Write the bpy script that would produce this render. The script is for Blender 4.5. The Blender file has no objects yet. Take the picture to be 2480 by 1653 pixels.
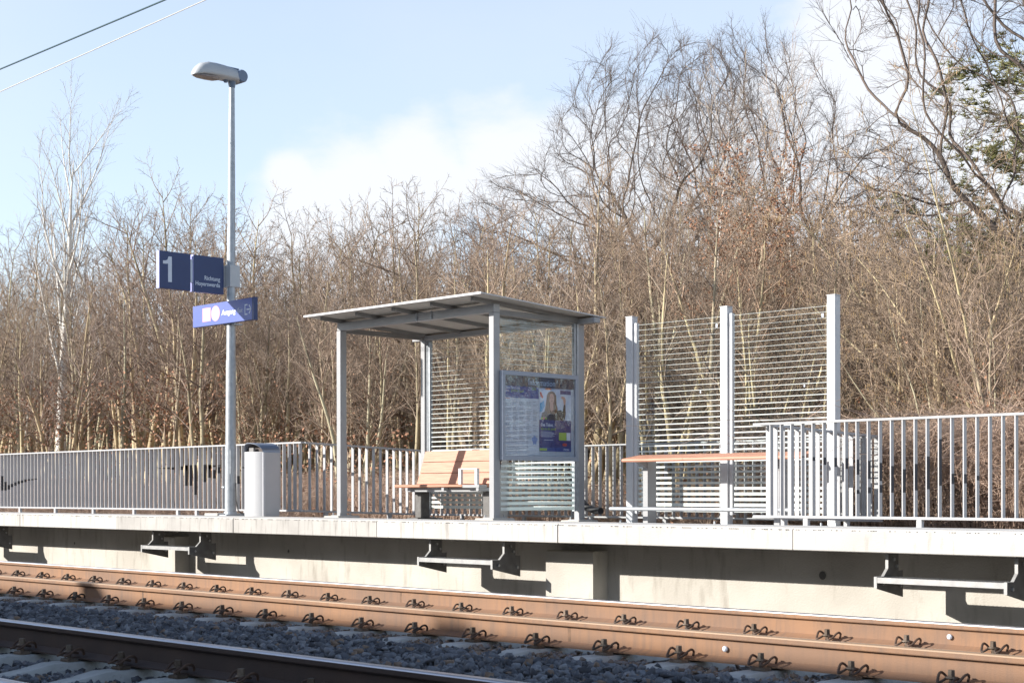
import bpy, math, random
import numpy as np
from math import sin, cos, pi, radians, sqrt
from mathutils import Vector

# ---------------------------------------------------------------- camera, sky, sun, exposure
scn = bpy.context.scene
CH = 0.83                                    # camera height above the rail tops (rail top = 0)
FOC, CX, CY = 3754.0, 1240.0, 1191.0         # focal length and horizon in the photo's pixels
YAW = radians(44.51)
cam_d = bpy.data.cameras.new('camera'); cam = bpy.data.objects.new('camera', cam_d)
scn.collection.objects.link(cam); scn.camera = cam
cam_d.sensor_width = 36; cam_d.lens = FOC/2480*36
cam_d.shift_y = (CY-826.5)/2480
cam.location = (0, 0, CH); cam.rotation_euler = (radians(90), radians(0.1), radians(90)-YAW)
cam_d.clip_start = 0.1; cam_d.clip_end = 3000
cam_d.dof.use_dof = True; cam_d.dof.focus_distance = 19.0; cam_d.dof.aperture_fstop = 10.0
scn.render.resolution_x = 1024; scn.render.resolution_y = 682

SUN = Vector((.70, 1.0, -.49)).normalized()  # travel direction of the light
EL = math.asin(-SUN.z); AZ = math.atan2(-SUN.x, -SUN.y)
sd = bpy.data.lights.new('sun', 'SUN'); sun = bpy.data.objects.new('sun', sd)
scn.collection.objects.link(sun)
sd.energy = 5.0; sd.angle = radians(0.5); sd.color = (1.0, .945, .87)
sun.rotation_euler = SUN.to_track_quat('-Z', 'Y').to_euler()
scn.view_settings.view_transform = 'Standard'; scn.view_settings.look = 'None'
scn.view_settings.exposure = 0.75; scn.view_settings.gamma = 1.0

def ray_xy(px, Y):
    """ground point (X, depth) at lateral distance Y seen at photo column px"""
    k = (px-CX)/FOC
    dx = -cos(YAW)+sin(YAW)*k; dy = sin(YAW)+cos(YAW)*k
    return Y*dx/dy, Y/dy
def view_dir(px, py):
    a = (px-CX)/FOC; b = (CY-py)/FOC
    return Vector((-cos(YAW)+sin(YAW)*a, sin(YAW)+cos(YAW)*a, b)).normalized()

world = bpy.data.worlds.new('World'); scn.world = world; world.use_nodes = True
nt = world.node_tree; N = nt.nodes; L = nt.links; N.clear()
def nd(t, **k):
    n = N.new(t)
    for a, b in k.items(): setattr(n, a, b)
    return n
out = nd('ShaderNodeOutputWorld'); bg = nd('ShaderNodeBackground')
sky = nd('ShaderNodeTexSky'); sky.sky_type = 'NISHITA'; sky.sun_disc = False
sky.sun_elevation = EL; sky.sun_rotation = AZ; sky.air_density = 1.0; sky.dust_density = 0.6; sky.ozone_density = 1.5
tc = nd('ShaderNodeTexCoord')
def wmath(op, a, b=None, clamp=False):
    n = nd('ShaderNodeMath', operation=op); n.use_clamp = clamp
    for i, v in enumerate((a, b)):
        if v is None: continue
        if isinstance(v, (int, float)): n.inputs[i].default_value = v
        else: L.new(v, n.inputs[i])
    return n.outputs[0]
# cloud banks: soft lobes round a direction, their edges broken by noise
mp = nd('ShaderNodeMapping'); mp.inputs['Scale'].default_value = (1, 1, 2.2); L.new(tc.outputs['Generated'], mp.inputs['Vector'])
no = nd('ShaderNodeTexNoise'); no.inputs['Scale'].default_value = 9.0; no.inputs['Detail'].default_value = 10; no.inputs['Roughness'].default_value = .60
L.new(mp.outputs[0], no.inputs['Vector'])
no2 = nd('ShaderNodeTexNoise'); no2.inputs['Scale'].default_value = 2.6; no2.inputs['Detail'].default_value = 5
L.new(mp.outputs[0], no2.inputs['Vector'])
lobes = None
for (px, py, rad, amp) in ((1030, 440, .050, 1.0), (900, 500, .05, 1.0), (1230, 400, .055, 1.0), (720, 520, .04, .8), (700, 440, .022, .9), (1450, 440, .075, 1.0), (1700, 420, .08, 1.0), (1930, 320, .085, 1.0),
                           (2150, 330, .10, 1.0), (2080, 130, .065, 1.1), (1960, 200, .05, .9), (2300, 480, .12, 1.0), (1750, 620, .12, .9), (900, 640, .09, .8), (400, 760, .1, .35)):
    d = view_dir(px, py)
    vm = nd('ShaderNodeVectorMath', operation='DISTANCE'); vm.inputs[1].default_value = d
    nrm = nd('ShaderNodeVectorMath', operation='NORMALIZE'); L.new(tc.outputs['Generated'], nrm.inputs[0]); L.new(nrm.outputs[0], vm.inputs[0])
    q = wmath('DIVIDE', vm.outputs['Value'], rad)
    q = wmath('SUBTRACT', 1.0, q)
    q = wmath('MULTIPLY', q, amp)
    lobes = q if lobes is None else wmath('MAXIMUM', lobes, q)
nz = wmath('MULTIPLY', wmath('SUBTRACT', no.outputs['Fac'], .5), 1.5)
m = wmath('ADD', wmath('MAXIMUM', lobes, -0.6), nz)
mr = nd('ShaderNodeMapRange'); mr.interpolation_type = 'SMOOTHSTEP'
mr.inputs['From Min'].default_value = -.05; mr.inputs['From Max'].default_value = .60; L.new(m, mr.inputs['Value'])
# thin veil over the blue
veil = nd('ShaderNodeMapRange'); veil.inputs['From Min'].default_value = .42; veil.inputs['From Max'].default_value = .85
veil.inputs['To Max'].default_value = .35; L.new(no2.outputs['Fac'], veil.inputs['Value'])
cm = wmath('MAXIMUM', mr.outputs[0], veil.outputs[0], True)
skm = nd('ShaderNodeMix', data_type='RGBA', blend_type='ADD'); skm.inputs['Factor'].default_value = 1.0
SKYB = nd('ShaderNodeMix', data_type='RGBA', blend_type='MULTIPLY'); SKYB.inputs['Factor'].default_value = 1.0
L.new(sky.outputs[0], SKYB.inputs['A']); SKYB.inputs['B'].default_value = (1.0, 1.0, 1.0, 1)
L.new(SKYB.outputs['Result'], skm.inputs['A']); skm.inputs['B'].default_value = (3.0, 3.2, 3.7, 1)   # bright winter haze in the air
sep = nd('ShaderNodeSeparateXYZ'); nv = nd('ShaderNodeVectorMath', operation='NORMALIZE'); L.new(tc.outputs['Generated'], nv.inputs[0]); L.new(nv.outputs[0], sep.inputs[0])
hz = nd('ShaderNodeMapRange'); hz.interpolation_type = 'SMOOTHSTEP'; hz.inputs['From Min'].default_value = .27; hz.inputs['From Max'].default_value = .75
hz.inputs['To Min'].default_value = 1; hz.inputs['To Max'].default_value = .0; L.new(sep.outputs['Z'], hz.inputs['Value']); L.new(hz.outputs[0], skm.inputs['Factor'])
cm = wmath('MULTIPLY', cm, wmath('MULTIPLY', hz.outputs[0], .86))
cl = nd('ShaderNodeMix', data_type='RGBA'); L.new(cm, cl.inputs['Factor']); L.new(skm.outputs['Result'], cl.inputs['A'])
cl.inputs['B'].default_value = (7.1, 7.2, 7.5, 1)
L.new(cl.outputs['Result'], bg.inputs['Color']); bg.inputs['Strength'].default_value = 0.085
L.new(bg.outputs[0], out.inputs[0])

# ---------------------------------------------------------------- helpers
C = scn.collection
rng = np.random.default_rng(7); random.seed(7)

def link_mesh(name, verts, faces, mats, parent=None, midx=None, smooth=False, attr=None):
    me = bpy.data.meshes.new(name)
    org = (0, 0, 0)
    if parent is not None:
        p = parent
        while p.parent: p = p.parent
        org = p.location
    V = np.asarray(verts, dtype=np.float32) - np.array(org, dtype=np.float32)
    if isinstance(faces, np.ndarray):
        nf, k = faces.shape
        me.vertices.add(len(V)); me.vertices.foreach_set('co', V.ravel())
        me.loops.add(nf*k); me.loops.foreach_set('vertex_index', faces.astype(np.int32).ravel())
        me.polygons.add(nf); me.polygons.foreach_set('loop_start', np.arange(nf, dtype=np.int32)*k)
        me.polygons.foreach_set('loop_total', np.full(nf, k, dtype=np.int32))
    else:
        me.from_pydata(V.tolist(), [], faces)
    if not isinstance(mats, (list, tuple)): mats = [mats]
    for m_ in mats: me.materials.append(m_)
    if midx is not None: me.polygons.foreach_set('material_index', np.asarray(midx, dtype=np.int32))
    if smooth: me.polygons.foreach_set('use_smooth', np.ones(len(me.polygons), dtype=bool))
    if attr is not None:
        a = me.attributes.new('tint', 'FLOAT', 'FACE'); a.data.foreach_set('value', np.asarray(attr, dtype=np.float32))
    me.update(); me.validate()
    o = bpy.data.objects.new(name, me); C.objects.link(o)
    if parent is not None: o.parent = parent
    return o

class MB:
    def __init__(s): s.v = []; s.f = []; s.m = []
    def add(s, vs, fs, mi=0):
        b = len(s.v); s.v += [tuple(p) for p in vs]; s.f += [tuple(i+b for i in f) for f in fs]; s.m += [mi]*len(fs); return s
    def box(s, x0, x1, y0, y1, z0, z1, mi=0, bev=0.0):
        x0, x1 = min(x0, x1), max(x0, x1); y0, y1 = min(y0, y1), max(y0, y1); z0, z1 = min(z0, z1), max(z0, z1)
        if bev <= 0:
            return s.add([(x0,y0,z0),(x1,y0,z0),(x1,y1,z0),(x0,y1,z0),(x0,y0,z1),(x1,y0,z1),(x1,y1,z1),(x0,y1,z1)],
                         [(0,3,2,1),(4,5,6,7),(0,1,5,4),(1,2,6,5),(2,3,7,6),(3,0,4,7)], mi)
        b = min(bev, (x1-x0)/2.5, (y1-y0)/2.5, (z1-z0)/2.5)
        c = ((x0+x1)/2, (y0+y1)/2, (z0+z1)/2); h = ((x1-x0)/2, (y1-y0)/2, (z1-z0)/2)
        vs = []; idx = {}
        for sx in (-1, 1):
            for sy in (-1, 1):
                for sz in (-1, 1):
                    sg = (sx, sy, sz)
                    for ax in range(3):
                        p = [c[i]+sg[i]*(h[i]-(0 if i == ax else b)) for i in range(3)]
                        idx[(sg, ax)] = len(vs); vs.append(p)
        fs = []
        for ax in range(3):
            o1, o2 = [i for i in range(3) if i != ax]
            for sgn in (-1, 1):
                q = []
                for a, b2 in ((-1,-1),(1,-1),(1,1),(-1,1)):
                    g = [0,0,0]; g[ax] = sgn; g[o1] = a; g[o2] = b2; q.append(idx[(tuple(g), ax)])
                fs.append(q)
            for a in (-1, 1):
                for b2 in (-1, 1):
                    g0 = [0,0,0]; g0[o1] = a; g0[o2] = b2; g1 = list(g0); g0[ax] = -1; g1[ax] = 1
                    g0 = tuple(g0); g1 = tuple(g1)
                    fs.append([idx[(g0,o1)], idx[(g1,o1)], idx[(g1,o2)], idx[(g0,o2)]])
        for sx in (-1, 1):
            for sy in (-1, 1):
                for sz in (-1, 1):
                    g = (sx,sy,sz); fs.append([idx[(g,0)], idx[(g,1)], idx[(g,2)]])
        C3 = Vector(c); out = []
        for f in fs:
            P = [Vector(vs[i]) for i in f]; n = (P[1]-P[0]).cross(P[2]-P[0]); ctr = sum(P, Vector())/len(P)
            out.append(tuple(f) if n.dot(ctr-C3) >= 0 else tuple(reversed(f)))
        return s.add(vs, out, mi)
    def prism(s, prof, axis, a, b, mi=0, mis=None):
        """profile of 2-D points extruded along 'x','y' or 'z' from a to b"""
        def P(u, w, t):
            return {'x': (t, u, w), 'y': (u, t, w), 'z': (u, w, t)}[axis]
        n = len(prof); vs = [P(u, w, a) for u, w in prof]+[P(u, w, b) for u, w in prof]
        fs = [(i, (i+1) % n, n+(i+1) % n, n+i) for i in range(n)]
        b0 = len(s.v); s.v += vs; s.f += [tuple(i+b0 for i in f) for f in fs]
        s.m += (mis if mis else [mi]*n)
        s.f += [tuple(b0+i for i in range(n))[::-1], tuple(b0+n+i for i in range(n))]; s.m += [mi, mi]
        return s
    def tube(s, pts, r, k=8, mi=0, cap=True):
        P = [Vector(p) for p in pts]; n = len(P); R = r if isinstance(r, (list, tuple)) else [r]*n
        b0 = len(s.v); ref = None
        for i in range(n):
            t = (P[min(i+1, n-1)]-P[max(i-1, 0)]).normalized()
            if ref is None:
                ref = Vector((0, 0, 1)) if abs(t.z) < .9 else Vector((1, 0, 0))
            a = (ref-t*ref.dot(t)).normalized(); ref = a; b = t.cross(a)
            for j in range(k):
                an = 2*pi*j/k; s.v.append(tuple(P[i]+(a*cos(an)+b*sin(an))*R[i]))
        for i in range(n-1):
            for j in range(k):
                s.f.append((b0+i*k+j, b0+i*k+(j+1) % k, b0+(i+1)*k+(j+1) % k, b0+(i+1)*k+j)); s.m.append(mi)
        if cap:
            s.f.append(tuple(b0+j for j in range(k))[::-1]); s.f.append(tuple(b0+(n-1)*k+j for j in range(k))); s.m += [mi, mi]
        return s
    def build(s, name, mats, parent=None, smooth=False):
        return link_mesh(name, s.v, s.f, mats, parent, s.m if isinstance(mats, (list, tuple)) and len(mats) > 1 else None, smooth)

def smooth_by_angle(o, deg=40):
    me = o.data
    me.polygons.foreach_set('use_smooth', np.ones(len(me.polygons), dtype=bool))
    import bmesh
    bm = bmesh.new(); bm.from_mesh(me)
    for e in bm.edges:
        if len(e.link_faces) == 2 and e.calc_face_angle(0) > radians(deg): e.smooth = False
    bm.to_mesh(me); bm.free()
    return o

def thing(name, label, cat, loc, group=None):
    o = bpy.data.objects.new(name, None); C.objects.link(o); o.location = loc; o.empty_display_size = .2
    return tag(o, label, cat, group)
def tag(o, label, cat, group=None):
    o['label'] = label; o['category'] = cat
    if group: o['group'] = group
    return o
def struct(o): o['kind'] = 'structure'; return o

def text_obj(name, s, pos, right, size, mat, parent, align='LEFT', offset=0.0, shear=0.0, sx=1.0, line=1.0, depth=.0008):
    cu = bpy.data.curves.new(name, 'FONT'); cu.body = s; cu.size = size; cu.align_x = align
    cu.offset = offset; cu.shear = shear; cu.extrude = depth; cu.space_line = line; cu.resolution_u = 3
    t = bpy.data.objects.new(name, cu); C.objects.link(t)
    dg = bpy.context.evaluated_depsgraph_get(); me = bpy.data.meshes.new_from_object(t.evaluated_get(dg))
    bpy.data.objects.remove(t); bpy.data.curves.remove(cu)
    me.name = name; R = Vector(right); U = Vector((0, 0, 1)); Nn = R.cross(U)
    org = Vector((0,0,0)); p = parent
    while p and p.parent: p = p.parent
    if p: org = Vector(p.location)
    for v in me.vertices: v.co = Vector(pos)+R*(v.co.x*sx)+U*v.co.y+Nn*v.co.z-org
    me.materials.clear(); me.materials.append(mat)
    o = bpy.data.objects.new(name, me); C.objects.link(o); o.parent = parent
    return o

# ---------------------------------------------------------------- materials
def M(name, col, rough=.6, metal=0.0, col2=None, scale=8.0, detail=4.0, bump=0.0, bscale=60.0, stretch=(1,1,1), lo=.35, hi=.65, spec=.5, coat=0.0, dirt=None, tint=None, rnd=None):
    m = bpy.data.materials.new(name); m.use_nodes = True; t = m.node_tree; n = t.nodes; l = t.links
    p = n['Principled BSDF']; p.inputs['Base Color'].default_value = (*col, 1); p.inputs['Roughness'].default_value = rough
    p.inputs['Metallic'].default_value = metal; p.inputs['Specular IOR Level'].default_value = spec; p.inputs['Coat Weight'].default_value = coat
    tc = n.new('ShaderNodeTexCoord'); mp = n.new('ShaderNodeMapping'); mp.inputs['Scale'].default_value = stretch
    l.new(tc.outputs['Object'], mp.inputs['Vector'])
    cur = None
    if col2:
        no = n.new('ShaderNodeTexNoise'); no.inputs['Scale'].default_value = scale; no.inputs['Detail'].default_value = detail; l.new(mp.outputs[0], no.inputs['Vector'])
        mr = n.new('ShaderNodeMapRange'); mr.inputs['From Min'].default_value = lo; mr.inputs['From Max'].default_value = hi; l.new(no.outputs['Fac'], mr.inputs['Value'])
        mx = n.new('ShaderNodeMix'); mx.data_type = 'RGBA'; l.new(mr.outputs[0], mx.inputs['Factor'])
        mx.inputs['A'].default_value = (*col, 1); mx.inputs['B'].default_value = (*col2, 1); cur = mx.outputs['Result']
    if dirt:      # (colour, scale, stretch, lo, hi, amount)
        no = n.new('ShaderNodeTexNoise'); no.inputs['Scale'].default_value = dirt[1]; no.inputs['Detail'].default_value = 7; no.inputs['Roughness'].default_value = .6
        m2 = n.new('ShaderNodeMapping'); m2.inputs['Scale'].default_value = dirt[2]; l.new(tc.outputs['Object'], m2.inputs['Vector']); l.new(m2.outputs[0], no.inputs['Vector'])
        mr = n.new('ShaderNodeMapRange'); mr.inputs['From Min'].default_value = dirt[3]; mr.inputs['From Max'].default_value = dirt[4]; mr.inputs['To Max'].default_value = dirt[5]; l.new(no.outputs['Fac'], mr.inputs['Value'])
        mx = n.new('ShaderNodeMix'); mx.data_type = 'RGBA'; l.new(mr.outputs[0], mx.inputs['Factor'])
        if cur: l.new(cur, mx.inputs['A'])
        else: mx.inputs['A'].default_value = (*col, 1)
        mx.inputs['B'].default_value = (*dirt[0], 1); cur = mx.outputs['Result']
    if tint:      # per-face tint attribute: (dark colour, light colour)
        at = n.new('ShaderNodeAttribute'); at.attribute_name = 'tint'
        cr = n.new('ShaderNodeValToRGB'); e = cr.color_ramp.elements
        e[0].color = (*tint[0], 1); e[1].color = (*tint[-1], 1)
        for i, c in enumerate(tint[1:-1]):
            x = e.new((i+1)/(len(tint)-1)); x.color = (*c, 1)
        l.new(at.outputs['Fac'], cr.inputs['Fac'])
        if cur:
            mx = n.new('ShaderNodeMix'); mx.data_type = 'RGBA'; mx.blend_type = 'MULTIPLY'; mx.inputs['Factor'].default_value = .55
            l.new(cr.outputs[0], mx.inputs['A']); l.new(cur, mx.inputs['B']); cur = mx.outputs['Result']
        else: cur = cr.outputs[0]
    if rnd:
        oi = n.new('ShaderNodeObjectInfo'); cr = n.new('ShaderNodeValToRGB'); e = cr.color_ramp.elements; cr.color_ramp.interpolation = 'CONSTANT'
        e[0].color = (*rnd[0], 1); e[1].position = 1-1/len(rnd); e[1].color = (*rnd[-1], 1)
        for i, c in enumerate(rnd[1:-1]): x = e.new((i+1)/len(rnd)); x.color = (*c, 1)
        l.new(oi.outputs['Random'], cr.inputs['Fac']); mx = n.new('ShaderNodeMix'); mx.data_type = 'RGBA'; mx.blend_type = 'MULTIPLY'; mx.inputs['Factor'].default_value = 1
        l.new(cur, mx.inputs['A']); l.new(cr.outputs[0], mx.inputs['B']); cur = mx.outputs['Result']
    if cur: l.new(cur, p.inputs['Base Color'])
    if bump:
        nb = n.new('ShaderNodeTexNoise'); nb.inputs['Scale'].default_value = bscale; nb.inputs['Detail'].default_value = 6; l.new(mp.outputs[0], nb.inputs['Vector'])
        b = n.new('ShaderNodeBump'); b.inputs['Strength'].default_value = bump; b.inputs['Distance'].default_value = .01; l.new(nb.outputs['Fac'], b.inputs['Height']); l.new(b.outputs[0], p.inputs['Normal'])
    return m

def glass_mat(name, tint=(.975, .99, .985), refl=1.0):
    m = bpy.data.materials.new(name); m.use_nodes = True; t = m.node_tree; n = t.nodes; l = t.links; n.clear()
    o = n.new('ShaderNodeOutputMaterial'); a = n.new('ShaderNodeBsdfTransparent'); a.inputs[0].default_value = (*tint, 1)
    g = n.new('ShaderNodeBsdfGlossy'); g.inputs['Roughness'].default_value = 0.01
    lw = n.new('ShaderNodeLayerWeight'); lw.inputs['Blend'].default_value = .5     # Schlick reflectance, the same on both faces of the pane
    pw = n.new('ShaderNodeMath'); pw.operation = 'POWER'; pw.inputs[1].default_value = 4.5; l.new(lw.outputs['Facing'], pw.inputs[0])
    mu = n.new('ShaderNodeMath'); mu.operation = 'MULTIPLY_ADD'; mu.inputs[1].default_value = .80*refl; mu.inputs[2].default_value = .045*refl; mu.use_clamp = True
    l.new(pw.outputs[0], mu.inputs[0]); mx = n.new('ShaderNodeMixShader'); l.new(mu.outputs[0], mx.inputs[0]); l.new(a.outputs[0], mx.inputs[1]); l.new(g.outputs[0], mx.inputs[2]); l.new(mx.outputs[0], o.inputs[0])
    return m

def frost_mat():
    m = bpy.data.materials.new('frosted_print'); m.use_nodes = True; t = m.node_tree; n = t.nodes; l = t.links; n.clear()
    o = n.new('ShaderNodeOutputMaterial'); d = n.new('ShaderNodeBsdfDiffuse'); d.inputs[0].default_value = (.84, .88, .87, 1)
    tr = n.new('ShaderNodeBsdfTranslucent'); tr.inputs[0].default_value = (.72, .80, .78, 1)
    mx = n.new('ShaderNodeMixShader'); mx.inputs[0].default_value = .35; l.new(d.outputs[0], mx.inputs[1]); l.new(tr.outputs[0], mx.inputs[2]); l.new(mx.outputs[0], o.inputs[0])
    return m

m_fascia = M('fascia_concrete', (.55,.535,.505), .85, col2=(.47,.455,.43), scale=1.3, detail=6, bump=.25, bscale=90, dirt=((.15,.13,.11), 5, (3.0,1,.30), .52, .72, .65))
m_fascia2 = M('fascia_concrete_grey', (.47,.455,.43), .88, col2=(.38,.365,.345), scale=2.1, detail=7, bump=.3, bscale=90, dirt=((.13,.115,.10), 6, (3.5,1,.35), .52, .74, .7))
m_fascia3 = M('fascia_concrete_pale', (.53,.515,.49), .85, col2=(.45,.435,.41), scale=1.0, detail=6, bump=.25, bscale=90, dirt=((.22,.20,.17), 8, (2,1,.4), .55, .76, .55))
m_wall = M('wall_concrete', (.52,.495,.445), .9, col2=(.42,.395,.35), scale=1.6, detail=8, bump=.35, bscale=70, dirt=((.20,.175,.14), 6.0, (1.6,1,.35), .55, .78, .6))
m_deck = M('deck_paving', (.34,.33,.32), .9, col2=(.26,.25,.24), scale=4, bump=.3)
m_kerb = M('kerb_white_stone', (.62,.60,.57), .85, col2=(.52,.50,.47), scale=6, bump=.2)
m_mark = M('dark_slot', (.12,.115,.11), .9)
m_fence = M('fence_paint', (.46,.46,.47), .5, col2=(.42,.42,.43), scale=7, dirt=((.30,.29,.27), 11, (1,1,.5), .6, .8, .4))
m_grey = M('shelter_paint', (.36,.365,.375), .42, col2=(.33,.335,.345), scale=5, dirt=((.24,.23,.21), 9, (1,1,1), .66, .85, .35))
m_white = M('screen_paint', (.60,.605,.62), .4, col2=(.56,.565,.58), scale=5)
m_galv = M('galvanised_steel', (.46,.49,.52), .42, metal=.35, col2=(.36,.39,.42), scale=16, detail=6, bump=.1, bscale=120, dirt=((.20,.21,.22), 7, (3,3,1), .62, .8, .5))
m_galv2 = M('galvanised_bracket', (.40,.40,.39), .5, metal=.3, col2=(.32,.32,.32), scale=14)
m_brkt = M('shade_dark_bracket', (.15,.145,.14), .7, col2=(.11,.105,.10), scale=14)  # shade on the bracket flanks under the slab is put into this dark colour
m_under = M('roof_underside', (.50,.48,.44), .7, col2=(.44,.42,.385), scale=3, dirt=((.3,.27,.22), 4, (1,1,1), .6, .8, .4))
m_purlin = M('purlin_paint', (.22,.215,.21), .5, col2=(.19,.185,.18), scale=5)
m_glass = glass_mat('pane_glass'); m_glass2 = glass_mat('case_glass', (.93,.95,.98), 1.5)
m_frost = frost_mat()
m_wpc = M('salmon_planks', (.55,.28,.185), .6, col2=(.40,.19,.12), scale=4, stretch=(1,9,26), bump=.12, bscale=60)
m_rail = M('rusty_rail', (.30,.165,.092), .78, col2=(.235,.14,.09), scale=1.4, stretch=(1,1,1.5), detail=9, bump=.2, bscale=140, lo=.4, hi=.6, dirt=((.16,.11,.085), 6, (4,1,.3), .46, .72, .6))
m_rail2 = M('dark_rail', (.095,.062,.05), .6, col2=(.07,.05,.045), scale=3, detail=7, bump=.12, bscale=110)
m_shine = M('polished_steel', (.78,.76,.76), .36, metal=1.0, col2=(.60,.57,.56), scale=1.2, stretch=(.3,160,1), detail=2)
m_tan = M('worn_rail_top', (.37,.25,.155), .5, col2=(.32,.21,.13), scale=1.5, stretch=(.4,60,1))
m_weld = M('weld_rust', (.20,.115,.07), .8, col2=(.14,.085,.055), scale=30)
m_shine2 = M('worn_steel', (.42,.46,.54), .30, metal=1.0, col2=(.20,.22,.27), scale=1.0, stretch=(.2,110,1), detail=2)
m_clip = M('clip_steel', (.075,.053,.042), .7, metal=.2, col2=(.11,.075,.055), scale=30, rnd=((1,1,1),(1.2,1.1,1.05),(.8,.8,.8),(1.35,1.2,1.1)))
m_bolt = M('bolt_steel', (.20,.165,.13), .7, metal=.2, col2=(.13,.095,.07), scale=30, rnd=((1,1,1),(1.3,1.25,1.2),(.7,.65,.6)))
m_sleeper = M('sleeper_concrete', (.52,.53,.52), .9, col2=(.40,.41,.40), scale=5, detail=8, bump=.5, bscale=80, dirt=((.10,.085,.07), 14, (1,1,1), .58, .72, .7))
m_stone = M('ballast_stone', (.8,.8,.8), .82, col2=(1,1,1), scale=40, bump=.35, bscale=90, tint=((.055,.058,.07), (.13,.138,.16), (.26,.275,.305), (.20,.145,.11), (.30,.22,.16)))
m_ballast = M('ballast_bed', (.085,.08,.08), .95, col2=(.05,.047,.045), scale=25, bump=.8, bscale=40)
m_soil = M('leaf_litter', (.17,.115,.075), .95, col2=(.10,.075,.05), scale=1.5, detail=8, bump=.8, bscale=8)
m_navy = M('sign_navy', (.014,.036,.14), .35, col2=(.012,.032,.13), scale=3)
m_lav = M('sign_faded_glare_blue', (.085,.125,.38), .38, col2=(.10,.14,.41), scale=2.5)  # faded blue, paled further by sun glare put into the colour
m_edgeblue = M('sign_lit_edge_blue', (.36,.38,.72), .4)  # pale tone paints sunlight on the number sign's track-facing edge
m_signwhite = M('sign_white', (.62,.68,.78), .5)
m_pink = M('sign_glare_pink', (.66,.33,.40), .5, col2=(.70,.40,.44), scale=14)  # red symbols paled to pink: sun glare put into the colour
m_lampshell = M('lamp_shell', (.52,.54,.56), .32, col2=(.48,.50,.52), scale=5)
m_lampdark = M('lamp_dark', (.15,.20,.29), .3)
m_lens = M('lamp_lens', (.30,.28,.29), .2, coat=.5)
m_bin = M('bin_alu', (.50,.505,.52), .38, metal=.08, col2=(.47,.475,.49), scale=3, dirt=((.36,.35,.33), 5, (1,1,.6), .62, .8, .4))
m_bindark = M('bin_inside', (.07,.055,.05), .7)
m_binlid = M('bin_lid', (.30,.33,.40), .3, metal=.6)
m_black = M('black_rubber', (.02,.02,.022), .55)
m_paintdark = M('dark_spray_paint', (.03,.034,.045), .6)
m_plinth = M('concrete_plinth', (.50,.48,.44), .9, col2=(.40,.38,.35), scale=9, bump=.3)
m_wire_d = M('wire_dark', (.05,.10,.12), .5); m_wire_l = M('wire_bright', (.75,.72,.68), .35, metal=.5)
m_brick = M('caster_render', (.55,.50,.42), .9, col2=(.50,.45,.38), scale=2)
m_roofd = M('caster_roof', (.20,.11,.08), .9)
m_bark = M('thicket_bark', (.54,.485,.33), .9, col2=(.22,.19,.135), scale=3, stretch=(1,1,.5), lo=.45, hi=.68, rnd=((1.0,1.0,1.0),(.80,.76,.72),(1.10,1.03,.92),(.86,.80,.80),(1.03,.92,.84),(.70,.66,.60)))
m_twig = M('thicket_twigs', (.46,.365,.285), .85, col2=(.20,.155,.12), scale=.9, rnd=((1.0,1.0,1.0),(.80,.76,.72),(1.10,1.03,.92),(.86,.80,.80),(1.03,.92,.84),(.70,.66,.60)))
m_twig2 = M('pale_twigs', (.56,.475,.39), .85, col2=(.27,.215,.175), scale=.9, rnd=((1.0,1.0,1.0),(.80,.76,.72),(1.10,1.03,.92),(.86,.80,.80),(1.03,.92,.84),(.70,.66,.60)))
m_birch = M('birch_bark', (.76,.73,.67), .8, col2=(.30,.28,.26), scale=5, stretch=(1,1,2.5), lo=.58, hi=.72)
m_oak = M('oak_bark', (.125,.10,.085), .95, col2=(.075,.06,.05), scale=3)
m_oaktw = M('oak_twigs', (.17,.13,.11), .9, col2=(.10,.08,.068), scale=1)
m_copper = M('copper_leaves', (.42,.22,.13), .8, col2=(.27,.13,.075), scale=6)
m_hazel = M('hazel_twigs', (.47,.35,.25), .85, col2=(.23,.165,.115), scale=1.2)
m_catkin = M('catkins', (.50,.36,.19), .8, col2=(.38,.25,.12), scale=4)
m_pine = M('pine_needles', (.27,.26,.10), .8, col2=(.13,.14,.06), scale=3)
m_far = M('far_wood_shade_bark', (.13,.10,.08), .95, col2=(.07,.055,.045), scale=.6)  # shade deep inside the thicket is put into this dark bark colour
m_brack = M('dry_bracken', (.62,.46,.36), .9, col2=(.33,.225,.165), scale=2.2)

# ---------------------------------------------------------------- ground
B = MB(); B.add([(-900,-900,-.45),(900,-900,-.45),(900,10.30,-.45),(-900,10.30,-.45)], [(0,1,2,3)])
struct(B.build('ground', m_ballast))
B = MB()
nx = 60; xs = np.concatenate([[-900,-300,-150], np.linspace(-90, 40, nx), [150,900]]); ys = [10.9, 12.2, 14.6, 15.6, 17, 20, 26, 34, 44, 60, 120, 900]
zz = [-.2, .0, .10, .16, .2, .22, .25, .3, .35, .4, .4, .4]
vs = [(x, y, z+(.06*sin(x*1.7+y)+.05*sin(x*.6-y*1.3) if 14.6 < y < 60 else 0)) for y, z in zip(ys, zz) for x in xs]
nX = len(xs); B.add(vs, [(j*nX+i, j*nX+i+1, (j+1)*nX+i+1, (j+1)*nX+i) for j in range(len(ys)-1) for i in range(nX-1)])
struct(B.build('forest_floor', m_soil))

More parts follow.
